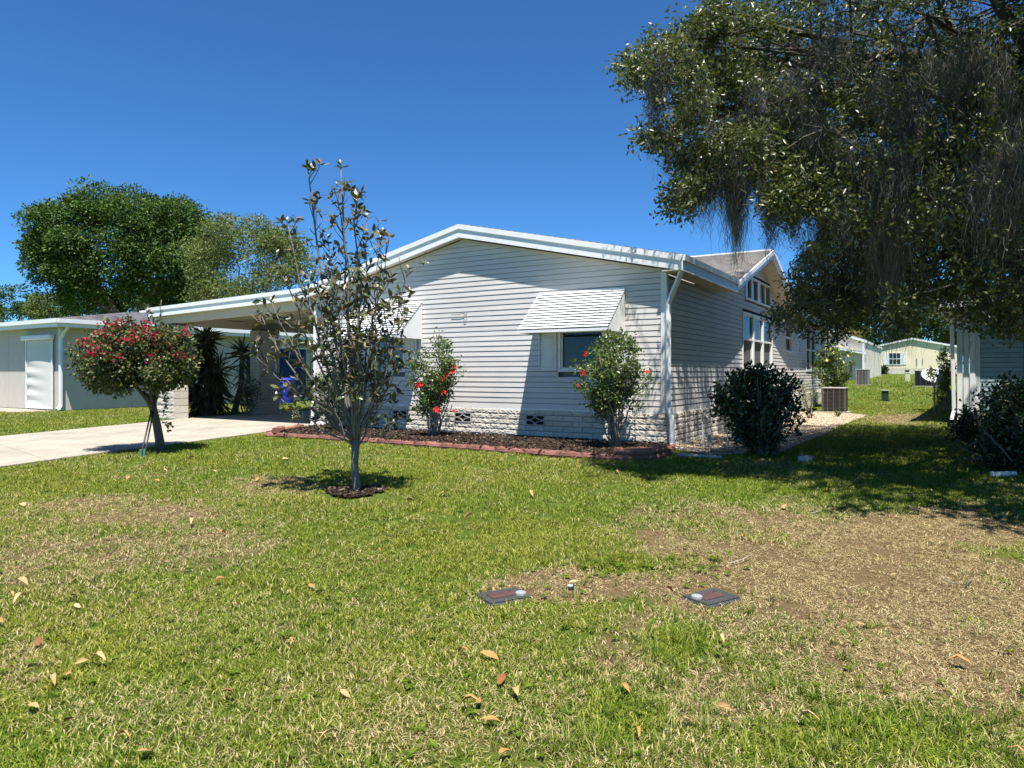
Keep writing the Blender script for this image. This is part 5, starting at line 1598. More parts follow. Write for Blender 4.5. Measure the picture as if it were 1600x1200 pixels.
kf = t.ramp(n_, [(0.3, (0.022, 0.04, 0.014)), (0.5, (0.055, 0.08, 0.026)), (0.7, (0.14, 0.15, 0.05))]); kb = t.ramp(n_, [(0.3, (0.10, 0.075, 0.04)), (0.7, (0.22, 0.16, 0.08))])
gm = t.n('NewGeometry'); kk2 = t.mix(gm.outputs['Backfacing'], kf, kb)
M_MAGS = t.done(t.bsdf(kk2, 0.3, 0.55))
me = mesh('small_leaves', rest.V, rest.F); o = link('small_leaves', me, M_MAGS, mg); tag(o, kind='stuff')
# pale buds at some tips
M_BUD = simple('magnolia_bud', (0.66, 0.60, 0.45), 0.5, 0.3, 0.1, 20)
A = Acc(); A.tube([(0, 0, 0), (0, 0, 0.012), (0, 0, 0.03), (0, 0, 0.05)], [0.006, 0.014, 0.013, 0.002], 7)
bud_me = mesh('bud', A.V, A.F)
for (px, py, dd) in tips[:22]:
    if gr.random() < 0.75:
        link('bud', bud_me, M_BUD, mg, rel(px, py, D0 + dd), (gr.gauss(0, 0.3), gr.gauss(0, 0.3), 0))
# mulch ring
ring = []
for i in range(18):
    a = i / 18 * 6.283; r = 0.34 * (1 + 0.15 * math.sin(3 * a) + 0.08 * math.sin(7 * a)); ring.append(Vector((b.x + 0.0 + math.cos(a) * r, b.y - 0.06 + math.sin(a) * r, 0)))
tag(bed_mesh('mulch_ring', ring, 0.022, M_MULCH, 0.05, 0.03), kind='structure')
scatter_poly('ring_mulch', ring, 900, [chip_mesh(i + 9, 0.05, 0.018, 0.008) for i in range(4)], M_CHIP, 0.028, 'dark mulch ring around the magnolia trunk', 'mulch', 0.6, 1.6)

# ---------------------------------------------------------------- the oak with moss on the right
SIL = [(1110, -60), (1085, 35), (1040, 58), (1000, 75), (972, 90), (976, 128), (1008, 142), (1020, 182), (1050, 168), (1075, 178), (1045, 200), (1000, 205), (1004, 226), (1040, 230), (1055, 255), (1045, 300), (1036, 332), (1075, 325),
       (1110, 300), (1150, 285), (1190, 288), (1200, 330), (1240, 348), (1288, 330), (1292, 358), (1258, 390), (1243, 430), (1234, 468), (1204, 490), (1212, 522), (1250, 518), (1290, 540), (1330, 516), (1400, 512), (1440, 500), (1475, 478), (1505, 498), (1530, 488),
       (1560, 520), (1600, 515), (1760, 515), (1760, -60)]
g = np.random.default_rng(91); gr = random.Random(92)
ob = Vector((9.0, 11.6, float(H(9.0, 11.6))))
oak = empty('live_oak', ob, 0, 'large oak hung with grey moss overhanging the right side', 'tree')
CEN = np.array([8.6, 9.2, 6.2]); RAD = np.array([7.4, 5.8, 4.6])
def in_sil(P, grow=0):
    px, py = proj(P)
    fr = (px > -20) & (px < 1620) & (py > -20) & (py < 1220)
    return fr, inpoly(px, py, SIL)
cand = g.uniform(-1, 1, (60000, 3))
rr = np.linalg.norm(cand, axis=1)
cand = cand[(rr < 1)]; rr = np.linalg.norm(cand, axis=1)
cand = cand[g.random(len(cand)) < np.clip(0.12 + rr ** 3, 0, 1)]
P = CEN + cand * RAD
P = P[(P[:, 2] > 2.0) & (P[:, 1] > 2.5)]
fr, ins = in_sil(P)
px_, py_ = proj(P)
sel_ = fr & ins & (P[:, 1] > 7.7)
inside = P[sel_]; ipx = px_[sel_]
off = P[((px_ > 1690) | (py_ < -90)) & (px_ > 1130) & ((P[:, 1] < 4.6) | ((px_ > 1480) & ((P[:, 1] > 8.3) | (P[:, 0] > 8.5))) | ((P[:, 0] > 3.6) & (g.random(len(P)) < 0.5)))]
q_ = g.uniform(-1, 1, (2600, 3)); q_ = q_[np.linalg.norm(q_, axis=1) < 1]
added_shade = np.array([12.6, 13.2, 7.0]) + q_ * np.array([4.2, 3.6, 2.6])        # unseen foliage added to shade the teal house and its shrubs
fx_, fy_ = proj(added_shade)
off = np.concatenate([off, added_shade[(fx_ > 1690) | (fy_ < -90)]])
# foliage gathers in clumps with gaps between them
cl = []
for c_, x_ in zip(inside, ipx):
    if g.random() > np.interp(x_, [975, 1090, 1190, 1300, 1600], [0.06, 0.16, 0.55, 0.9, 0.9]): continue
    if cl and np.min(np.sum((np.array(cl) - c_) ** 2, 1)) < 0.62 ** 2: continue
    cl.append(c_)
    if len(cl) > 420: break
cl = np.array(cl)
def clumped(cen, lo, hi, r):
    out = []
    for c_ in cen:
        m = g.integers(lo, hi); q = unit(g.normal(size=(m, 3))) * (g.random((m, 1)) ** 0.4) * r * g.uniform(0.7, 1.2)
        out.append(c_ + q * np.array([1.15, 1.15, 0.6]))
    return np.concatenate(out)
vis = clumped(cl, 7, 15, 0.36)
# boughs reaching out to the left: foliage along each, gaps between
bough = []
for path in (((1200, 40), (1130, 30), (1075, 62), (1030, 82), (980, 98)), ((1210, 120), (1140, 140), (1090, 165), (1050, 188), (1004, 212)), ((1160, 95), (1100, 105), (1060, 110), (1020, 118)), ((1200, 200), (1130, 228), (1085, 240), (1050, 262)),
             ((1190, 255), (1120, 275), (1080, 300), (1042, 326)), ((1270, 240), (1220, 290), (1212, 325), (1240, 342)), ((1330, 260), (1300, 310), (1285, 345)), ((1290, 430), (1250, 470), (1215, 500))):
    for a_, b_ in zip(path[:-1], path[1:]):
        m = int(math.hypot(b_[0] - a_[0], b_[1] - a_[1]) / 15) + 1
        for k_ in range(m):
            f_ = (k_ + g.random()) / m
            dp = 8.2 if a_[1] < 360 else 11.3
            bough.append(np.array(at(a_[0] + (b_[0] - a_[0]) * f_ + g.normal(0, 5), a_[1] + (b_[1] - a_[1]) * f_ + g.normal(0, 7), dp + g.normal(0, 0.3))))
vis = np.concatenate([vis, clumped(bough, 5, 10, 0.20)])
fr, ins = in_sil(vis); vis = vis[(~fr) | ins]
# twigs that reach the outline, at depths the crown has there
extra = []
for i in range(len(SIL) - 4):
    (x0, y0), (x1, y1) = SIL[i], SIL[i + 1]
    L = math.hypot(x1 - x0, y1 - y0)
    for _ in range(int(L / 16) + 1):
        f = g.random(); px, py = x0 + (x1 - x0) * f, y0 + (y1 - y0) * f
        dpt = np.interp(px, [970, 1200, 1300, 1450, 1600], [8.3, 8.9, 11.0, 8.4, 7.6]) + g.normal(0, 0.4)
        mx_, my_ = (1330 - px), (200 - py); m = math.hypot(mx_, my_)
        s = g.uniform(2, 26)
        extra.append(tuple(at(px + mx_ / m * s, py + my_ / m * s, dpt)))
# bright near spray at lower right, dark inner mass
for (cx, cy, sx, sy, d0, d1, n) in ((1520, 300, 60, 40, 7.3, 8.6, 170), (1560, 400, 60, 70, 7.2, 8.6, 230), (1500, 460, 50, 26, 7.4, 8.4, 90), (1350, 430, 70, 50, 11, 13.5, 420), (1290, 470, 50, 40, 11.5, 13.5, 260), (1420, 370, 60, 60, 10.5, 13, 320),
                                (1180, 130, 60, 80, 8.0, 9.2, 110), (1270, 150, 80, 90, 8.2, 10, 180), (1380, 150, 80, 100, 8.4, 10.5, 170), (1500, 120, 60, 80, 8.6, 10, 60), (1140, 260, 40, 30, 8, 9.2, 40), (1230, 280, 50, 40, 8.2, 10, 110), (1340, 300, 60, 40, 8.5, 10.5, 110)):
    for _ in range(max(3, n // 11)):
        px, py = g.normal(cx, sx), g.normal(cy, sy)
        extra += [tuple(v) for v in clumped([np.array(at(px, py, g.uniform(d0, d1)))], 6, 14, 0.34)]
for (px, py) in ((985, 98), (1000, 108), (1018, 100), (1040, 84), (1062, 72), (1010, 126), (992, 118), (1004, 212), (1022, 216), (1048, 212), (1030, 224), (1046, 322), (1060, 314), (1082, 316), (1055, 300), (1096, 40), (1075, 55), (1204, 325), (1222, 340), (1240, 340), (1270, 340), (1210, 505), (1225, 495), (1240, 500), (1150, 25), (1120, 15), (1240, 455), (1246, 440)):
    dp = 8.2 if px < 1200 else 10.5
    extra += [tuple(v) for v in clumped([np.array(at(px, py, dp + g.normal(0, 0.15)))], 3, 6, 0.13)]
extra = np.array(extra)
ex_, ey_ = proj(extra); fr, ins = in_sil(extra); extra = extra[(~fr) | ins | (g.random(len(extra)) < 0.03)]
vis = np.concatenate([vis, extra])
print('oak clusters', len(vis), len(off))
def cluster_leaves(cen, m, spread, L, W, name, rscale=1.0):
    n = len(cen) * m
    tw = unit(g.normal(size=(len(cen), 3)) + unit(cen - CEN) * 0.7 + np.array([0, 0, -0.1]))
    k = np.repeat(np.arange(len(cen)), m)
    s = g.random(n)[:, None]
    pos = cen[k] + tw[k] * (s - 0.3) * spread + g.normal(size=(n, 3)) * spread * 0.16
    dirs = tw[k] * 0.7 + g.normal(size=(n, 3)) * 0.8
    rn = np.clip(g.random(n) * 0.75 + 0.25 * g.random(len(cen))[k], 0, 1)
    return leaf_cloud(name, pos - np.array(ob), dirs, L * g.uniform(0.6, 1.2, n), W * g.uniform(0.8, 1.2, n), L_OAK, oak, rn, rng=g, nhint=np.array([[0, -0.3, 1.0]]) + 0 * pos, flat=0.3), tw
_, tw = cluster_leaves(vis, 21, 0.33, 0.074, 0.032, 'crown')
if len(off): cluster_leaves(off[::2], 18, 0.6, 0.17, 0.075, 'unseen_crown')  # crown out of view, thinned and extended for the shade it casts
# limbs
A = Acc()
fork = Vector((8.75, 11.4, 3.0))
A.tube([ob + Vector((0, 0, -0.3)), ob + Vector((-0.05, -0.05, 0.5)), ob + Vector((-0.1, -0.1, 1.6)), fork, fork + Vector((-0.2, 0, 1.2)), fork + Vector((-0.15, -0.2, 3.2)), fork + Vector((0.2, -0.3, 5.6))], [0.55, 0.42, 0.38, 0.40, 0.32, 0.25, 0.12], 12)
limb_pts = []
targets = [(1085, 170, 8.5), (1105, 60, 8.2), (1055, 315, 8.5), (1190, 320, 8.8), (1255, 470, 12.0), (1330, 430, 11.5), (1490, 340, 8.0), (1560, 430, 7.7), (1290, 90, 8.6), (1000, 105, 8.3), (1020, 215, 8.4), (1400, 60, 8.0), (1180, 200, 9.0), (1420, 420, 12.5), (1560, 60, 9.0), (1240, 300, 10.5)]
ends = [at(*q) for q in targets] + [Vector(q) for q in ((9, 5, 8), (12, 7, 8.5), (14, 10, 7.5), (11, 13, 8), (6.5, 6, 8.5), (9, 10, 10), (5.5, 9, 8.5))]
for e in ends:
    st = fork + Vector((-0.15, -0.05, gr.uniform(-0.3, 3.2)))
    pts = curve_pts(st, e, 0.10, 7, gr, 0.02)
    A.tube(pts, [0.16, 0.13, 0.105, 0.085, 0.062, 0.045, 0.03, 0.015], 7)
    limb_pts += pts[2:]
    for k in range(5):
        i = gr.randrange(2, 7); p = pts[i]; q = p + Vector((gr.gauss(0, 0.8), gr.gauss(0, 0.8), gr.gauss(0.1, 0.5)))
        fr_, in_ = in_sil(np.array([tuple(q)]))
        if fr_[0] and not in_[0]: continue
        A.tube(curve_pts(p, q, 0.05, 4, gr, 0.03), [0.03, 0.024, 0.017, 0.011, 0.006], 5); limb_pts.append(q)
# thin branches out to the foliage
LP = np.array([tuple(p) for p in limb_pts])
cnt = np.zeros(len(LP), int)
for i in g.choice(len(vis), min(900, len(vis)), replace=False):
    c_ = vis[i]; dd = np.linalg.norm(LP - c_, axis=1) + 9.0 * (cnt >= 6); j = int(np.argmin(dd))
    if dd[j] > 2.6: continue
    mids = np.array([LP[j] * (1 - f) + c_ * f for f in (0.0, 0.25, 0.5, 0.75, 1.0)]); fr_, in_ = in_sil(mids)
    if (fr_ & ~in_).any(): continue
    cnt[j] += 1
    A.tube(curve_pts(LP[j], c_, 0.03, 3, gr, 0.03), [0.016, 0.012, 0.008, 0.004], 4, cap=False)
A.V = [tuple(Vector(v) - ob) for v in A.V]
A.build('trunk', M_OAKB, oak, True)
# spanish moss: hanging strands
ms = []
def moss(px, py, d, n, L, w, name=None):
    p = at(px, py, d - (1.25 if d < 10.5 else 0.6))
    for _ in range(int(n * 2.0)):
        ms.append((p.x + g.normal(0, w), p.y + g.normal(0, w), p.z + g.normal(0, 0.10 + 0.1 * L), L * (0.25 + 0.75 * g.random() ** 1.3) * math.exp(-0.5 * (g.normal() * 0.35) ** 2)))
for a in ((1150, 270, 9.4, 420, 1.0, .07), (1148, 275, 9.4, 60, 1.15, .03), (1140, 270, 9.5, 260, .55, .2), (1115, 250, 9.4, 260, .6, .16), (1180, 270, 9.5, 160, .45, .12), (1030, 110, 9.2, 150, .5, .08), (1022, 150, 9.2, 80, .4, .05), (1050, 225, 9.3, 150, .35, .12), (1290, 255, 10, 420, .9, .14), (1250, 290, 10, 200, .6, .12),
          (1205, 330, 9.5, 160, .5, .05), (1290, 335, 10, 170, .6, .05), (1025, 125, 9.2, 120, .55, .05), (1095, 290, 9.4, 200, .45, .08), (1235, 335, 9.8, 120, .4, .06), (1390, 300, 9.4, 520, 1.4, .11), (1345, 270, 9.6, 260, .7, .12), (1310, 230, 9.4, 200, .5, .1), (1410, 170, 9.4, 260, .7, .12), (1370, 130, 9.5, 200, .5, .16), (1480, 230, 9.6, 300, .9, .12), (1520, 90, 9.4, 260, .8, .12), (1550, 120, 9.4, 320, 1.2, .09), (1465, 110, 9.3, 240, .7, .12), (1500, 160, 9.6, 220, .8, .08), (1435, 215, 9.3, 220, .6, .1), (1575, 170, 9.5, 200, .9, .08),
          (1390, 420, 11.5, 420, 1.4, .16), (1425, 430, 11.5, 240, 1.2, .08), (1350, 400, 11.8, 300, 1.0, .2), (1280, 370, 11, 260, .8, .16), (1310, 440, 12.3, 240, .8, .16), (1540, 280, 8.6, 260, .9, .14), (1585, 250, 8.6, 260, 1.0, .14), (1240, 140, 9.3, 200, .45, .12), (1180, 150, 9.4, 160, .35, .1), (1300, 70, 9.3, 200, .5, .13), (1150, 205, 9.4, 170, .4, .1), (1270, 190, 9.3, 180, .5, .09)):
    moss(*a)
sel = g.choice(len(vis), 520, replace=False)
for i in sel:
    c_ = vis[i]
    L = g.uniform(0.2, 0.6)
    lowp = c_ - np.array([0, 0, L]); fr_, in_ = in_sil(np.array([lowp]))
    if fr_[0] and not in_[0] and g.random() < 0.8: continue
    for _ in range(26):
        ms.append((c_[0] + g.normal(0, .06), c_[1] + g.normal(0, .06), c_[2] + g.normal(0, .04), L * g.uniform(0.3, 1)))
ms = np.array(ms); n = len(ms); seg = 7
ph = g.uniform(0, 6.283, n); amp = g.uniform(0.012, 0.05, n); az = g.uniform(0, 6.283, n); wd = g.uniform(0.003, 0.0085, n)
Vs = []
for s in range(seg + 1):
    f = s / seg
    ox = amp * np.sin(ph + f * 11) + 0.06 * f * np.cos(az) * ms[:, 3]; oy = amp * np.cos(ph * 1.3 + f * 9) + 0.06 * f * np.sin(az) * ms[:, 3]
    cx = np.column_stack([ms[:, 0] + ox, ms[:, 1] + oy, ms[:, 2] - f * ms[:, 3]])
    ww = (wd * (1 - 0.75 * f))[:, None] * 0.5 * np.column_stack([np.cos(az + f * 2), np.sin(az + f * 2), np.zeros(n)])
    Vs += [cx - ww, cx + ww]
V = np.stack(Vs, 1).reshape(-1, 3) - np.array(ob)
i0 = (np.arange(n) * (2 * (seg + 1)))[:, None]
Fc = np.concatenate([i0 + np.array([[2 * s, 2 * s + 1, 2 * s + 3, 2 * s + 2]]) for s in range(seg)], 0)
tag(npmesh('spanish_moss', V, Fc, M_MOSS, oak, {'rnd': np.repeat(g.random(n), 2 * (seg + 1))}), kind='stuff')

# ---------------------------------------------------------------- small things
M_ACG = simple('taupe_metal', (0.10, 0.092, 0.085), 0.6, 0.3, 0.1, 6)
M_ACT = simple('pale_metal_top', (0.34, 0.33, 0.31), 0.5, 0.35, 0.1, 6)
def ac_unit(base, w, d, h, label, mat=None, rz=-TH, legs=0.06):
    mat = mat or M_ACG
    o = empty('air_conditioner', base, rz, label, 'air conditioner')
    box('pad', -w / 2 - 0.1, w / 2 + 0.1, -d / 2 - 0.1, d / 2 + 0.1, -0.03, legs, M_CONC, o)
    box('coil', -w / 2 + 0.03, w / 2 - 0.03, -d / 2 + 0.03, d / 2 - 0.03, legs, h - 0.05, M_DARK, o)
    for (sx, sy) in ((-1, -1), (1, -1), (1, 1), (-1, 1)):
        box('corner_post', sx * w / 2 - 0.03 * (sx > 0) - 0.03 * (sx > 0), sx * w / 2 + 0.03 * (sx < 0) + 0.03 * (sx < 0), sy * d / 2 - 0.06 * (sy > 0), sy * d / 2 + 0.06 * (sy < 0), legs, h - 0.045, mat, o)
    for face in range(2):
        n_ = 16
        s = Acc()
        for i in range(n_):
            z = legs + 0.05 + (h - legs - 0.13) * i / (n_ - 1)
            if face == 0: s.box(-w / 2 + 0.06, w / 2 - 0.06, -d / 2 + 0.004, -d / 2 + 0.026, z - 0.008, z + 0.008)
            else: s.box(w / 2 - 0.026, w / 2 - 0.004, -d / 2 + 0.06, d / 2 - 0.06, z - 0.008, z + 0.008)
        for i in range(1, 4):
            if face == 0: s.box(-w / 2 + w * i / 4 - 0.012, -w / 2 + w * i / 4 + 0.012, -d / 2 + 0.001, -d / 2 + 0.003, legs, h - 0.05)
        s.build('louvre_panel', mat, o)
    box('lid', -w / 2 - 0.01, w / 2 + 0.01, -d / 2 - 0.01, d / 2 + 0.01, h - 0.045, h, M_ACT, o, bevel=0.012)
    return o
p = ground_at(1311, 646); ac_unit(p + Vector((0, 0.3, 0)), 0.72, 0.6, 0.84, 'taupe air conditioner standing on gravel beside the grey house')
p = Vector((at(1348, 600, 37).x, 37, 0)); p.z = float(H(p.x, 37)); ac_unit(p, 0.62, 0.62, 0.86, 'grey air conditioner beside the pale gabled house', simple('mid_grey_metal', (0.26, 0.25, 0.24), 0.6))
p = Vector((at(1447, 600, 36).x, 36, 0)); p.z = float(H(p.x, 36)); ac_unit(p, 1.0, 0.8, 0.86, 'dark air conditioner behind the satellite dish', simple('charcoal_metal', (0.045, 0.05, 0.055), 0.6))
# satellite dish
p = ground_at(1460, 643)
ds = empty('satellite_dish', p, 0, 'white oval satellite dish on a pole beside the teal house', 'satellite dish')
A = Acc(); A.tube([(0, 0, -0.1), (0, 0, 1.02)], 0.028, 8); A.build('pole', simple('galvanised', (0.30, 0.30, 0.30), 0.5, 0.4), ds)
V = []; Fc = []; nr, na_ = 5, 22
for r in range(nr + 1):
    for a in range(na_):
        w = a / na_ * 6.283; q = r / nr
        V.append((0.40 * q * math.cos(w), 0.10 * (q * q - 1), 0.30 * q * math.sin(w)))
for r in range(nr):
    for a in range(na_): Fc.append((r * na_ + a, r * na_ + (a + 1) % na_, (r + 1) * na_ + (a + 1) % na_, (r + 1) * na_ + a))
me = mesh('reflector', V, Fc); o = link('reflector', me, simple('dish_paint', (0.55, 0.56, 0.58), 0.45, 0.4), ds, (-0.02, -0.05, 1.22), (rad(38), rad(-12), rad(150)))
sm = o.modifiers.new('thick', 'SOLIDIFY'); sm.thickness = 0.015
for q_ in me.polygons: q_.use_smooth = True
A = Acc(); A.tube([(0, 0, 1.0), (-0.18, -0.22, 1.15), (-0.34, -0.38, 1.36)], 0.016, 6); A.build('feed_arm', M_BLACK, ds)
A = Acc(); A.tube([(-0.36, -0.40, 1.34), (-0.30, -0.33, 1.42)], 0.04, 8); A.build('receiver', M_BLACK, ds)
# green pedestal, marker post
p = ground_at(1383, 626.5)
pd = empty('utility_pedestal', p, -TH, 'small dark green utility pedestal on the back lawn', 'utility box')
M_PED = simple('pedestal_green', (0.02, 0.045, 0.03), 0.5)
frust('body', -0.13, 0.13, -0.13, 0.13, -0.05, -0.12, 0.12, -0.12, 0.12, 0.40, M_PED, pd, 0.01); box('cap', -0.15, 0.15, -0.15, 0.15, 0.401, 0.45, simple('cap_green', (0.30, 0.36, 0.30), 0.4), pd, bevel=0.012)
box('base_flange', -0.15, 0.15, -0.15, 0.15, -0.04, 0.03, M_BLACK, pd)
p = Vector((at(1418, 598, 42).x, 42, 0)); p.z = float(H(p.x, 42))
mk = empty('marker_post', p, -TH, 'short pale yellow marker post in front of the cream house', 'post')
frust('post', -0.14, 0.14, -0.05, 0.05, -0.05, -0.13, 0.13, -0.045, 0.045, 0.50, simple('marker_paint', (0.62, 0.60, 0.36), 0.6), mk, 0.01); box('cap', -0.15, 0.15, -0.06, 0.06, 0.501, 0.54, M_PVC, mk, bevel=0.01)
b = Vector((at(1381, 584, 72).x, 72, 0)); b.z = float(H(b.x, 72))
shrub('low_shrub', 'tiny dark shrub at the foot of the cream house', b, 16, [(0, 0.9), (0.3, 1.1), (0.65, 0.5), (0.75, 0.1)], 900, 0.22, 0.12, L_DARK, 57, bare=0.0)

# water meter lids in the lawn
M_LID = simple('meter_lid', (0.05, 0.052, 0.055), 0.75, 0.2, 0.2, 30, 0.4, 90, 0.003)
M_RUST = simple('meter_door', (0.085, 0.045, 0.04), 0.8, 0.15, 0.25, 25)
M_CAP = simple('grey_cap', (0.27, 0.285, 0.30), 0.5, 0.3, 0.1, 20)
def meter(px, py, rz, label, cx, cy):
    p = ground_at(px, py)
    o = empty('meter_box', p + Vector((0, 0, 0.004)), rz, label, 'meter box')
    prism('frame', [(-0.115, -0.155, -0.1), (0.115, -0.155, -0.1), (0.115, 0.155, -0.1), (-0.115, 0.155, -0.1)], (0, 0, 0.108), M_LID, o, bevel=0.012)
    box('lid', -0.104, 0.104, -0.144, 0.144, 0.0085, 0.017, M_LID, o, bevel=0.003)
    box('reader_door', -0.05, 0.05, -0.10, 0.075, 0.0172, 0.023, M_RUST, o, bevel=0.003)
    a = Acc(); a.tube([(cx, cy, 0.017), (cx, cy, 0.030), (cx, cy, 0.034)], [0.036, 0.034, 0.026], 18); a.build('register_cap', M_CAP, o)
    a = Acc(); a.tube([(-0.03, 0.058, 0.0231), (-0.03, 0.058, 0.0245)], 0.008, 10); a.build('key_hole', M_DARK, o)
    for i in range(9):
        box('ridge', -0.098, 0.098, -0.136 + i * 0.034 - 0.002, -0.136 + i * 0.034 + 0.002, 0.0171, 0.0178, M_LID, o) if i in (0, 7, 8) else None
    return o
meter(787, 934, rad(-62), 'left grey meter lid set in the lawn', 0.045, 0.098)
meter(1111, 936, rad(-58), 'right grey meter lid in the straw coloured grass', -0.02, -0.105)
p = ground_at(891, 920)
sv = empty('pipe_cleanout', p, 0, 'small blue and black cleanout cover between the meter lids', 'cleanout')
a = Acc(); a.tube([(0, 0, -0.03), (0, 0, 0.018)], 0.026, 14); a.build('collar', M_BLACK, sv); a = Acc(); a.tube([(0, 0, 0.0181), (0, 0, 0.024)], 0.02, 14); a.build('lid', simple('pale_blue', (0.35, 0.5, 0.65)), sv)

# pipes by the house corner
def hwp(x, y, z): return hw(x, y, z)
hb = empty('hose_bib', hw(0.42, 0.75, 0.2), -TH, 'hose tap on a grey standpipe beside the downspout', 'tap')
a = Acc(); a.tube([(0, 0, 0), (0, 0, 0.55)], 0.013, 8); a.build('standpipe', M_PVC, hb); a = Acc(); a.tube([(0, 0, 0.55), (0.09, -0.07, 0.55), (0.11, -0.085, 0.51)], 0.015, 8); a.build('spout', M_ACT, hb); a = Acc(); a.tube([(0.03, -0.02, 0.565), (0.03, -0.02, 0.60)], 0.028, 10); a.build('handle', M_ACT, hb)
for (x, y, h_, lb, tape) in ((0.62, 0.45, 0.34, 'white pipe stub wrapped in blue tape by the house corner', True), (0.92, 0.55, 0.30, 'plain white pipe stub by the house corner', False)):
    q = hw(x, y, 0.18)
    s = thing_tube('pipe_stub', [q, q + Vector((0, 0, h_))], 0.022, M_PVC, lb, 'pipe'); s['group'] = 'pipe stubs by the house corner'
    if tape:
        a = Acc(); a.tube([(0, 0, 0.13), (0, 0, 0.26)], 0.024, 8); a.build('tape', simple('blue_tape', (0.05, 0.25, 0.40)), s)
jb = box('junction_box', -0.07, 0.07, -0.04, 0.04, 0.0, 0.12, simple('grey_plastic', (0.25, 0.27, 0.28)), None, bevel=0.008); jb.location = hw(1.08, 0.62, 0.35); jb.rotation_euler = (0, 0, -TH); tag(jb, 'grey plastic junction box beside the pipe stubs', 'junction box')
q0, q1 = ground_at(1058, 714), ground_at(1128, 718)
thing_tube('drain_pipe', [q0 + Vector((0, 0, 0.035)), q1 + Vector((0, 0, 0.03))], 0.028, simple('old_pvc', (0.42, 0.38, 0.32)), 'weathered pipe lying on the ground by the downspout', 'pipe')
p = ground_at(1128, 708); a = Acc(); a.tube([(0, 0, 0.0), (0, 0, 0.03), (0, 0, 0.04)], [0.2, 0.2, 0.17], 18); o = a.build('irrigation_valve_box', M_PED, None); o.location = p; tag(o, 'round green valve box in front of the side wall', 'valve box')
p = ground_at(1258, 722); o = box('concrete_block', -0.10, 0.10, -0.05, 0.05, 0.0, 0.09, M_SMOOTHB, None, bevel=0.006); o.location = p; o.rotation_euler = (0, 0, 0.5); tag(o, 'loose concrete block on the shaded gravel edge', 'block')
p = ground_at(1568, 744); o = box('white_board', -0.17, 0.17, -0.03, 0.03, 0.0, 0.06, M_PVC, None, bevel=0.004); o.location = p; o.rotation_euler = (0, 0, 0.1); tag(o, 'short white board lying in the shade at right', 'board')
p = ground_at(501, 670); bm = bmesh.new(); bmesh.ops.create_icosphere(bm, subdivisions=2, radius=0.11)
for v in bm.verts: v.co = Vector((v.co.x * 1.2, v.co.y, v.co.z * 0.8)) * (1 + 0.18 * (float(vnoise(v.co.x * 12, v.co.y * 12 + v.co.z * 9)) - 0.5))
me = bpy.data.meshes.new('rock'); bm.to_mesh(me); bm.free(); o = link('rock', me, simple('pale_rock', (0.5, 0.48, 0.44), 0.9, 0.1, 0.2, 10, 0.5, 30, 0.01)); o.location = p + Vector((0, 0, 0.1)); tag(o, 'pale rock in the bed behind the magnolia', 'rock')

# wall hook with a short cord on the front siding
hk = empty('wall_hook', hw(-4.2, -0.02, 2.71), -TH, 'small dark hook on the lit front siding', 'hook')
a = Acc(); a.tube([(-0.03, -0.015, 0.02), (-0.02, -0.03, -0.05), (0, -0.03, -0.065), (0.02, -0.03, -0.05), (0.03, -0.015, 0.02)], 0.006, 6); a.build('hook', M_BLACK, hk); a = Acc(); a.tube([(-0.36, -0.012, 0.0), (-0.2, -0.014, -0.006), (-0.03, -0.014, 0.015)], 0.006, 5); a.build('cord', M_BLACK, hk)

# fallen leaves
M_DRY = []
for i, c_ in enumerate(((0.40, 0.20, 0.07), (0.44, 0.27, 0.12), (0.22, 0.09, 0.035), (0.48, 0.34, 0.17))):
    M_DRY.append(simple('dry_leaf_%d' % i, c_, 0.7, 0.2, 0.22, 14))
CN = ('orange brown', 'tan', 'dark russet', 'pale straw')
def dry_leaf_mesh(seed, mat, curl):
    gg = random.Random(seed); V = []; Fc = []; st = ((0, 0.03), (0.15, 0.26), (0.35, 0.42), (0.6, 0.40), (0.82, 0.22), (1, 0.0))
    for i, (s, w) in enumerate(st):
        zc = curl * math.sin(math.pi * s) * 0.35 + gg.gauss(0, 0.02) + 0.16 * curl * s
        for j in (-1, -0.5, 0, 0.5, 1):
            V.append((s - 0.5, j * w * 0.5 * (1 - 0.25 * curl), zc + curl * 0.35 * w * j * j + gg.gauss(0, 0.008)))
    for i in range(5):
        for j in range(4):
            a = i * 5 + j; Fc.append((a, a + 1, a + 6, a + 5))
    me = mesh('dry_leaf', V, Fc); me.materials.append(mat)
    for p_ in me.polygons: p_.use_smooth = True
    return me
DL = [[dry_leaf_mesh(300 + 7 * m + k, M_DRY[m], 0.25 + 0.35 * k) for k in range(3)] for m in range(4)]
leaves_px = [(36, 918), (23, 937), (31, 947), (115, 939), (121, 955), (61, 1012), (127, 1047), (155, 1046), (105, 1067), (84, 1077), (52, 1116), (190, 1169), (227, 1192), (355, 1099), (107, 1141), (344, 916), (364, 950), (486, 923), (347, 840), (299, 824),
             (401, 753), (245, 755), (200, 750), (121, 745), (36, 794), (2, 982), (723, 1029), (764, 1034), (750, 1109), (736, 1116), (805, 1098), (783, 1073), (978, 1085), (994, 1159), (1078, 1140), (1131, 1120), (789, 1192), (897, 916), (1058, 876), (1161, 846), (1045, 934),
             (1128, 1008), (766, 1140), (1227, 796), (1347, 982), (1263, 1143), (1591, 1189), (1453, 849), (515, 1166), (732, 817), (693, 778), (834, 778), (512, 940), (257, 740), (446, 720), (335, 742), (963, 743), (539, 1095), (640, 786), (300, 722), (1395, 905), (1500, 1046), (590, 868), (450, 1012)]
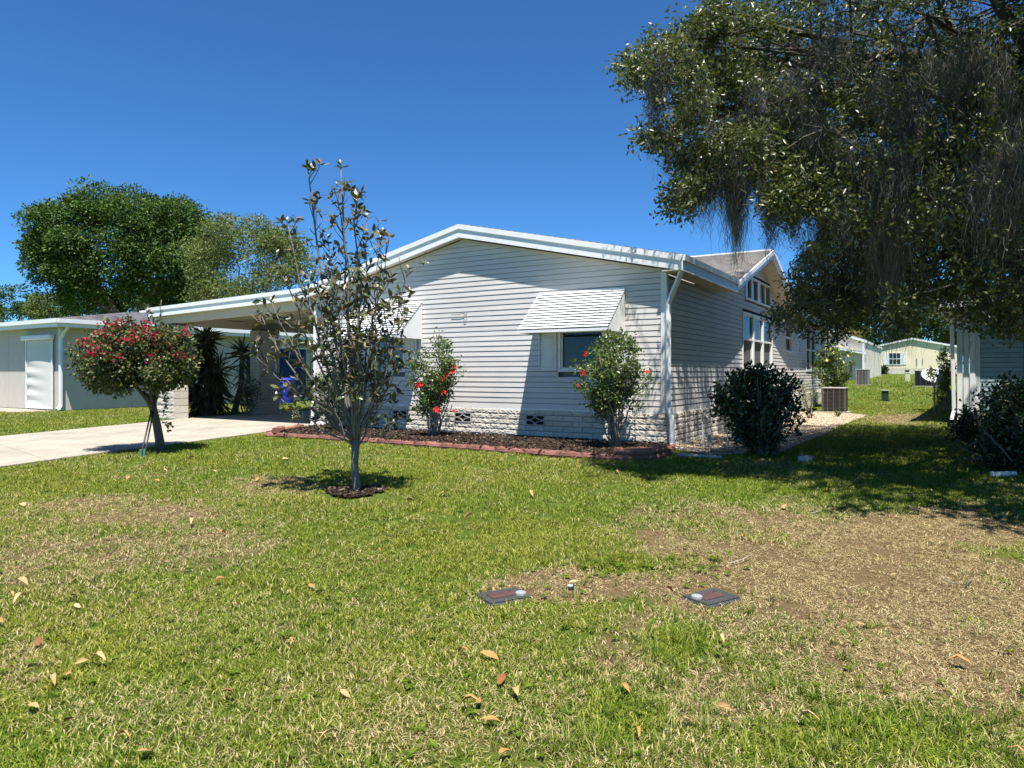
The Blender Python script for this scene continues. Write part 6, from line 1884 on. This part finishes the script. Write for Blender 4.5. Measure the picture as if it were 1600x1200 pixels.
marks = [(787, 934, 'the left meter lid'), (1111, 936, 'the right meter lid'), (557, 769, 'the magnolia'), (253, 705, 'the bougainvillea'), (0, 940, 'the left edge'), (0, 1190, 'the lower left corner'), (1600, 1190, 'the lower right corner'), (760, 1200, 'the bottom edge'), (300, 1000, 'the green left lawn'), (1400, 900, 'the straw patch'), (1050, 715, 'the bed end'), (300, 840, 'the worn left patch')]
used = {}
ORD = ('', 'second ', 'third ', 'fourth ', 'fifth ', 'sixth ', 'seventh ')
for i, (px, py) in enumerate(leaves_px):
    p = ground_at(px, py); m = gr.choices((0, 1, 2, 3), (4, 4, 1.6, 2))[0]; k = gr.randrange(3)
    o = link('dry_leaf', DL[m][k])
    L_ = gr.uniform(0.055, 0.105) * (1.0 if py > 830 else 1.25)
    o.location = (p.x, p.y, float(Hn(p.x, p.y)) + 0.032); o.scale = (L_, L_, L_)
    o.rotation_euler = (gr.gauss(0, 0.4), gr.gauss(0, 0.3), gr.uniform(0, 6.28))
    near = min(marks, key=lambda q: (q[0] - px) ** 2 + (1.6 * (q[1] - py)) ** 2)
    side = ('right of ' if px > near[0] else 'left of ') if abs(px - near[0]) > 1.4 * abs(py - near[1]) else ('below ' if py > near[1] else 'above ')
    if 'edge' in near[2] or 'corner' in near[2] or 'patch' in near[2] or 'lawn' in near[2]: side = 'near ' if 'edge' in near[2] or 'corner' in near[2] else 'on '
    base_ = '%s dry leaf %s%s' % (CN[m], side, near[2]); c_ = used.get(base_, 0); used[base_] = c_ + 1
    lab = base_ if c_ == 0 else '%s%s dry leaf %s%s' % (ORD[min(c_, 6)], CN[m], side, near[2])
    tag(o, lab, 'leaf', 'dry leaves fallen on the lawn')
# twigs
M_WTW = simple('white_twig', (0.36, 0.31, 0.25), 0.8)
for (pts, lb) in (([(1266, 802), (1275, 800), (1284, 797)], 'pale broken twig on the grass near the shade'), ([(1470, 903), (1490, 911), (1508, 914), (1520, 903)], 'forked pale twig lying on the straw grass'), ([(1140, 880), (1160, 874), (1172, 868)], 'thin twig above the right meter lid')):
    q = [ground_at(*p_, lift=0.035) for p_ in pts]
    thing_tube('twig', q, 0.004, M_WTW, lb, 'twig', 5)
